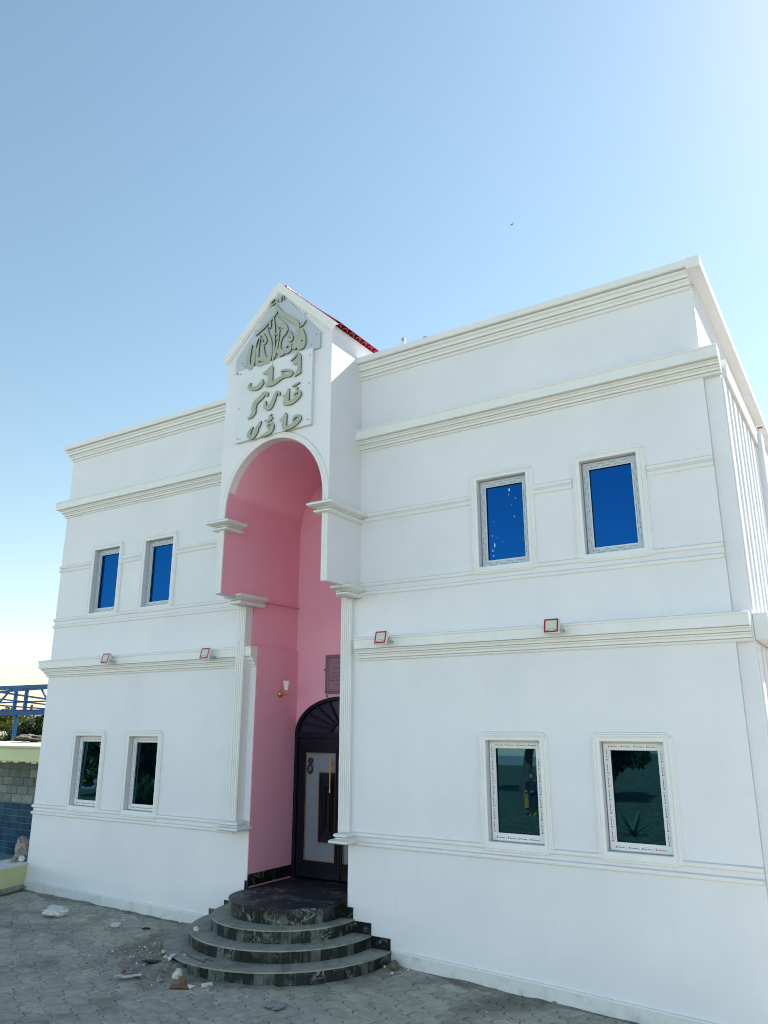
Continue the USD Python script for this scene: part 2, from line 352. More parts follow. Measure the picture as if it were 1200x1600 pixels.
# ---- projecting bay with gable
AX, AZP, EZ = -1.305, 9.56, 8.60
gable = [(BX0, 4.71), (BX1, 4.71), (BX1, EZ), (AX, AZP), (BX0, EZ)]
front = Polygon(gable).difference(Polygon(arch(0.0)))
obj('bay_front', elev(front, BY, BY+.12), white, house)
body = Polygon(gable).difference(Polygon(arch(.012)))
obj('bay_body', elev(body, BY+.12, -.0005), white, house)
obj('bay_gable_body', elev(Polygon([(BX0, 7.45), (BX1, 7.45), (BX1, EZ), (AX, AZP), (BX0, EZ)]), -.0005, 2.6), white, house)
# pink lining of the entrance: bay part and wall part
lin = Polygon(arch(.012)).difference(Polygon(arch(-.005)))
obj('recess_vault', elev(lin, BY+.122, .002), pink, house)
shaft = unary_union([Polygon(arch(-.005, z0=4.7)), sbox(OX0, .55, AC+AA-.03, 4.75)])
shell = shaft.buffer(.02, join_style=2).difference(shaft).difference(sbox(-9, 0, 9, .55)).difference(sbox(-3, 4.0, OX0+.0005, 4.712))
obj('recess_wall', elev(shell, .0025, 1.02), pink, house)
obj('recess_wall', flat(Polygon([(-2.276, .001), (-2.204, 1.009), (-2.24, 1.009), (-2.31, .02)]), 4.0, 4.711), pink, house)
obj('recess_sill', flat(Polygon([(-2.29, .0015), (OX0-.001, .0015), (OX0-.001, 1.0), (-2.215, 1.0)]), 3.984, 3.9995), pink, house)
obj('recess_soffit', flat(Polygon([(-2.29, .0015), (OX0-.001, .0015), (OX0-.001, 1.0), (-2.215, 1.0)]), 4.7125, 4.73), pink, house)
for hx in (sbox(-4, 4.6, AC, 6.27), sbox(AC, 4.6, 2, 6.27)): obj('recess_wall', elev(Polygon(arch(0.0, z0=4.714)).difference(Polygon(arch(-.004, z0=4.6))).intersection(hx), BY+.003, BY+.1225), pink, house)
back = shaft.buffer(.05, join_style=2)
doorshape = unary_union([sbox(-2.165, .5, -.401, 2.71), Polygon([(AC+.882*math.cos(t), 2.70+.56*math.sin(t)) for t in np.linspace(0, math.pi, 40)])])
obj('recess_back_wall', elev(back.difference(doorshape), 1.01, 1.2), pink, house)
# arch moulding and jamb mouldings of the bay
pathA = arch(.0, z0=4.712)[::1]
amp = [(.0, -.01), (.0, .016)] + [(.012, .03), (.032, .034), (.046, .022), (.052, .016), (.064, .016), (.07, .026), (.086, .028), (.098, .012), (.1, -.01)]
obj('arch_moulding', to_elev(sweep([(x, z) for x, z in pathA], amp), BY), trimw, house)
# gable verge moulding (front)
vp = [(-.045, -.06), (-.045, .045), (-.035, .055), (-.01, .055), (.012, .05), (.03, .04), (.075, .04), (.085, .022), (.10, .018), (.10, -.01), (.0, -.01)]
obj('verge_moulding', to_elev(sweep([(BX0-.075, EZ-.065), (AX, AZP+.005), (BX1+.05, EZ-.045)], vp), BY), trimw, house)
# capitals / bases
def capital(x0, x1, yb, yf, z0, z1, name, grow=.07, path=None, up=True):
    h = z1-z0
    a = roll(0, z0, z0+h*.38, grow*.45, 6); b = roll(grow*.35, z0+h*.52, z1, grow*.65, 6)
    pr = [(-.06, z0)] + a + [(grow*.2, z0+h*.42), (grow*.2, z0+h*.48)] + b + [(-.06, z1)]
    if not up: pr = [(-.06, z0+z1-z) for z in ()] or [(o, z0+z1-z) for o, z in pr][::-1]
    p = path or [(x0, yb), (x0, yf), (x1, yf), (x1, yb)]
    return obj(name, sweep(p, pr), trimw, house)
def pilaster(x0, x1, yf, z0, z1, nf):
    ob = obj('pilaster', cbx(x0, x1, yf, .0, z0, z1, .006), trimw, house)
    w = (x1-x0-.016)/nf
    for i in range(nf):
        xa = x0+.008+i*w
        obj('flute', cbx(xa+w*.16, xa+w*.84, yf-.009, yf+.002, z0+.02, z1-.02, .004), trimw, ob)
    return ob
pilaster(-2.45, -2.286, -.17, 1.46, 4.712, 4)
pilaster(-.55, -.365, -.06, 1.44, 4.60, 5)
obj('pilaster_back', bx(-.545, -.37, -.001, .27, 1.445, 4.709), trimw, house)
capital(0, 0, 0, 0, 4.605, 4.775, 'capital', .105, path=[(-2.36, .0), (-2.36, -.40), (-2.19, -.40), (-2.19, .12)])
capital(0, 0, 0, 0, 4.575, 4.735, 'capital', .11, path=[(-.367, .05), (-.367, -.33), (-.26, -.33), (-.26, .0)])
obj('capital_core', bx(-2.359, -2.191, -.399, -.001, 4.61, 4.709), trimw, house)
obj('capital_core', bx(-.44, -.261, -.329, -.001, 4.58, 4.709), trimw, house)
capital(0, 0, 0, 0, 1.355, 1.49, 'pilaster_base', .085, path=[(-2.47, .0), (-2.47, -.21), (-2.215, -.21), (-2.215, .02)], up=False)
obj('base_core', cbx(-2.468, -2.217, -.208, -.001, 1.365, 1.486, .004), trimw, house)
capital(0, 0, 0, 0, 1.325, 1.46, 'pilaster_base', .085, path=[(-.46, .06), (-.46, -.20), (-.325, -.20), (-.325, .0)], up=False)
obj('base_core', cbx(-.458, -.327, -.198, -.001, 1.335, 1.456, .004), trimw, house)
capital(0, 0, 0, 0, 5.665, 5.835, 'bay_capital', .13, path=[(AC+AA-.06, BY+.14), (AC+AA-.06, BY-.012), (BX1+.02, BY-.012), (BX1+.005, .0)])
capital(0, 0, 0, 0, 5.665, 5.835, 'bay_capital', .13, path=[(BX0-.02, BY+.12), (BX0-.02, BY-.012), (AC-AA+.05, BY-.012), (AC-AA+.05, BY+.30)])
for pr in double_roll(5.79, 5.715):
    obj('band_moulding', sweep([(BX1, BY+.02), (BX1, -.005)], pr), trimw, house)

# ---- windows
def window(i, x, z0, z1, upr):
    r = .10
    o = sbox(x-HW, z0, x+HW, z1)
    q = o.buffer(.05-.046, join_style=2).buffer(.046, quad_segs=7).exterior
    pp = list(q.coords)[:-1]
    if not q.is_ccw: pp = pp[::-1]
    prof = [(-.052, -.01), (-.052, .018), (-.046, .023), (-.012, .026), (-.006, .020), (.000, .020), (.004, .028), (.014, .031), (.022, .028), (.027, .017), (.031, .017), (.035, .020), (.043, .020), (.05, .010), (.05, -.01)]
    obj('window_surround', to_elev(sweep(pp, prof, closed=True)), trimw, house)
    yf = .07
    fo = sbox(x-HW+.004, z0+.002, x+HW-.004, z1-.002)
    f1 = fo.difference(sbox(x-HW+.05, z0+.05, x+HW-.05, z1-.05))
    dz = -.022 if not upr else .0
    gw, ga, gb = .262, z0+.095, z1-.098
    s_o = sbox(x-.336, z0+.012 if upr else z0+.014, x+.336, z1-.012 if upr else z1-.03)
    sash = s_o.difference(sbox(x-gw-.012, ga-.012, x+gw+.012, gb+.012))
    fr = obj('window', elev(f1, yf+.03, .16), pvc, house)
    obj('sash', elev(sash.buffer(-.004, join_style=2).buffer(.004), yf, yf+.05), pvc_film if upr else pvc, fr)
    bead = sbox(x-gw-.012, ga-.012, x+gw+.012, gb+.012).difference(sbox(x-gw, ga, x+gw, gb))
    obj('glazing_bead', elev(bead, yf+.012, yf+.03), pvc, fr)
    pn = bx(x-gw-.004, x+gw+.004, yf+.034, yf+.040, ga-.004, gb+.004)
    tl = math.radians({4: 2.0, 5: .8, 6: 1.0, 7: .4}.get(i, 0.0))        # panes are never quite plumb
    if tl: pn.apply_transform(trimesh.transformations.rotation_matrix(-tl, [1, 0, 0], [x, yf+.037, (ga+gb)/2]))
    obj('pane', pn, glass_up if upr else glass_lo, fr)
    obj('gasket', elev(sbox(x-gw, ga, x+gw, gb).difference(sbox(x-gw+.005, ga+.005, x+gw-.005, gb-.005)), yf+.016, yf+.0215), dkgap, fr)
    obj('reveal_gap', bx(x-HW-.02, x+HW+.02, .165, .20, z0-.02, z1+.02), dkgap, fr)
    # protective tape print
    rng = random.Random(40+i); prints = {'blue_print': [], 'red_print': [], 'dark_print': []}
    yt = yf-.0012
    def mark(kind, u, v, w, h, s):
        """u along the side, v across"""
        if s in 'tb': q = bx(u, u+w, yt, yf+.001, v, v+h)
        else: q = bx(v, v+h, yt, yf+.001, u, u+w)
        prints[kind].append(q)
    sides = {'t': (x-.30, x+.30, (gb + z1)/2-.012), 'b': (x-.30, x+.30, (ga+z0)/2-.004), 'l': (ga-.02, gb+.02, x-.305), 'r': (ga-.02, gb+.02, x+.295)}
    for s, (u0, u1, v) in sides.items():
        u = u0+rng.uniform(0, .05)
        if upr:
            while u < u1-.10:
                for row, off in ((.014, 0), (-.014, .07)):
                    uu = u+off
                    if uu > u1-.08: continue
                    mark('blue_print', uu, v+row-.004, .011, .010, s)
                    w = uu+.022
                    while w < uu+.085:
                        l = rng.uniform(.004, .010); mark('blue_print', w, v+row-.002+rng.uniform(-.001, .001), l, rng.uniform(.0035, .007), s); w += l+.004
                u += .15
        else:
            while u < u1-.12:
                d = 1 if s in 'tr' else 1
                mark('red_print', u, v-.006, .012, .011, s); mark('red_print', u+.011, v-.002, .007, .011, s); mark('red_print', u+.003, v+.004, .006, .006, s)
                mark('red_print', u, v+.018, .10, .0014, s)
                w = u+.028
                for l in (.006, .007, .007, 0, .008, .006, .007, .007):
                    if l: mark('dark_print', w, v-.004, l, .0085, s)
                    w += l+.003 if l else .005
                mark('dark_print', u+.118, v-.014, .0022, .034, s); mark('dark_print', u+.100, v-.008, .010, .0022, s)
                u += .142
    for k, q in prints.items():
        if q: obj(k, cat_(*q), {'blue_print': print_blue, 'red_print': print_red, 'dark_print': print_dark}[k], fr, smooth=False, kind='stuff')
    return fr
for i, (x, z0, z1, u) in enumerate(wins):
    fr = window(i, x, z0, z1, u)
    if u and abs(x-WX[2][0]) < .01:      # paint splashes on one pane
        rng = random.Random(5); q = []
        for (px, pz, w, h) in ((.07, .43, .016, .05), (.06, .36, .01, .018), (.15, .30, .009, .016), (.09, .22, .008, .018), (.13, .05, .009, .02), (-.17, .02, .007, .008), (-.10, .015, .006, .008),
                               (-.13, -.2, .012, .012), (-.20, -.17, .009, .02), (-.17, -.30, .014, .06), (-.2, -.37, .012, .03), (-.19, -.44, .012, .02), (-.05, -.27, .006, .006), (.06, -.2, .006, .008), (-.1, .4, .006, .006)):
            e = affinity.scale(Point(0, 0).buffer(.5, quad_segs=3), w, h)
            q.append(elev(affinity.translate(e, x+px, (z0+z1)/2+pz), .1005, .1045))
        obj('paint_splash', cat_(*q), pvc, fr, kind='stuff')

# ---- door
DZ = .61
door = thing('door', None, None, parent=house)
YD = 1.012
obj('door_frame', elev(doorshape.difference(unary_union([sbox(-2.10, .5, -.466, 2.64), Polygon([(AC+.82*math.cos(t), 2.72+.49*math.sin(t)) for t in np.linspace(0, math.pi, 36)])])), YD-.03, YD+.12), door_m, door)
obj('fanlight', elev(Polygon([(AC+.825*math.cos(t), 2.70+.50*math.sin(t)) for t in np.linspace(0, math.pi, 36)]), YD+.03, YD+.05), fan_m, door)
for t in np.linspace(0, math.pi, 11)[1:-1]:
    c, s = math.cos(t), math.sin(t)
    obj('fanlight_bar', bar((AC+.17*c, YD+.012, 2.72+.13*s), (AC+.81*c, YD+.012, 2.72+.48*s), .03, .035), door_m, door)
rg = [(AC+.20*math.cos(t), 2.72+.15*math.sin(t)) for t in np.linspace(0, math.pi, 20)]
obj('fanlight_ring', to_elev(sweep(rg, [(-.015, 0), (-.015, .03), (.015, .03), (.015, 0)]), YD+.03), door_m, door)
for sgn in (1, -1):
    def X(x): return AC + (x-AC)*sgn
    obj('door_leaf', bx(X(-2.095), X(AC-.004), YD, YD+.06, DZ+.01, 2.635), door_m, door)
    lf = None
    for k in range(6):                                   # stepped mouldings round the panel
        e = .024*k
        ro = sbox(min(X(-2.075+e), X(AC-.012-e*.38)), DZ+.05+e*1.25, max(X(-2.075+e), X(AC-.012-e*.38)), 2.60-e*1.25)
        ri = sbox(min(X(-2.075+e+.014), X(AC-.012-e*.38-.006)), DZ+.05+e*1.25+.017, max(X(-2.075+e+.014), X(AC-.012-e*.38-.006)), 2.60-e*1.25-.017)
        obj('door_moulding', elev(ro.difference(ri), YD-.012-.004*k, YD+.001), door_hi, door)
    pa, pb = sorted((X(-1.925), X(-1.372)))
    obj('door_panel', bx(pa, pb, YD-.006, YD+.002, .865, 2.40), panel_g, door)
    obj('gold_trim', elev(sbox(pa-.012, .853, pb+.012, 2.412).difference(sbox(pa, .865, pb, 2.40)), YD-.02, YD), trimgold, door)
    ia, ib = sorted((X(-1.665), X(-1.372+.01)))
    obj('inner_panel', bx(ia, ib, YD-.018, YD-.004, 1.125, 2.12), door_m, door)
    for k in range(5):
        e = .028*k
        obj('inner_moulding', elev(sbox(ia+e+.012, 1.137+e*1.4, ib-e*.7-.006, 2.108-e*1.4).difference(sbox(ia+e+.024, 1.155+e*1.4, ib-e*.7-.012, 2.09-e*1.4)), YD-.028-.004*k, YD-.017), door_hi, door)
    obj('gold_trim', elev(sbox(ia-.012, 1.113, ib+.0, 2.132).difference(sbox(ia, 1.125, ib-.0005, 2.12)), YD-.026, YD-.005), trimgold, door)
    hx = X(-1.420)
    obj('door_handle', cat_(tube((hx, YD-.075, 1.90), (hx, YD-.075, 2.27), .011), tube((hx, YD-.075, 1.84), (hx, YD-.075, 1.90), .018, 10, .013), tube((hx, YD-.075, 2.27), (hx, YD-.075, 2.33), .013, 10, .018),
        tube((hx, YD-.075, 1.92), (hx, YD, 1.92), .010), tube((hx, YD-.075, 2.25), (hx, YD, 2.25), .010)), gold, door)
    kx = X(-1.845)
    kn = trimesh.creation.icosphere(2, .046); kn.apply_scale([1, .55, 1.1]); kn.apply_translation([kx, YD-.02, 2.29])
    t_ = trimesh.creation.torus(.040, .013, 20, 8); t_.apply_transform(trimesh.transformations.rotation_matrix(math.pi/2, [1, 0, 0])); t_.apply_scale([1, 1, 1.5]); t_.apply_translation([kx, YD-.03, 2.17])
    obj('door_knocker', cat_(kn, t_), black_m, door)
obj('astragal', cbx(AC-.022, AC+.022, YD-.03, YD, DZ+.01, 2.635, .006), door_m, door)
# marble skirting inside the recess
for k, (a, b) in enumerate(((-.0, .34), (.345, .70), (.705, 1.00))):
    obj('skirting_tile', cbx(OX0-.001, OX0+.012, a, b, .612, .772, .002), skirt_m, house)
# bay roof tiles
roof = obj('bay_roof', cat_(*[elev(Polygon([(AX, AZP), (AX+s*1.15, AZP-(AZP-EZ)/(AX-BX0)*1.03), (AX+s*1.03, AZP-(AZP-EZ)/(AX-BX0)*1.03+.03), (AX, AZP+.03)]), BY+.004, 2.65) for s in (1, -1)]), roof_red, house)
for s in (1, -1):
    d = np.array([s*(AX-BX0), 0, -(AZP-EZ)]); ln = np.linalg.norm(d); d /= ln; nrm = np.array([s*(AZP-EZ), 0, AX-BX0]); nrm /= np.linalg.norm(nrm)
    for r in range(5):
        for c in range(20):
            y0 = BY+.0+c*.17
            a = np.array([AX, y0+.085, AZP]) + d*(r*.286+.02) + nrm*.026; b = a + d*.315 - nrm*.006
            t = np.linspace(-.1, math.pi+.1, 7); V = []
            for p, rr in ((a, .050), (b, .060)):
                for rad in (rr, rr-.014):
                    for q in t: V.append(p + np.array([0, 1, 0])*rad*math.cos(q) + nrm*rad*.8*math.sin(q))
            F = []
            n = 7
            for q in range(n-1):
                F += [(q, 2*n+q, 2*n+q+1), (q, 2*n+q+1, q+1), (2*n+q, 3*n+q, 3*n+q+1), (2*n+q, 3*n+q+1, 2*n+q+1), (n+q, n+q+1, 3*n+q+1), (n+q, 3*n+q+1, 3*n+q)]
            obj('roof_tile', fixn(trimesh.Trimesh(V, F, process=False)), roof_red, roof, smooth=50)
for c in range(12):
    obj('ridge_tile', tube((AX, BY+.10+c*.285, AZP+.030), (AX, BY+.34+c*.285, AZP+.018), .058, 12, .066), roof_red, roof)
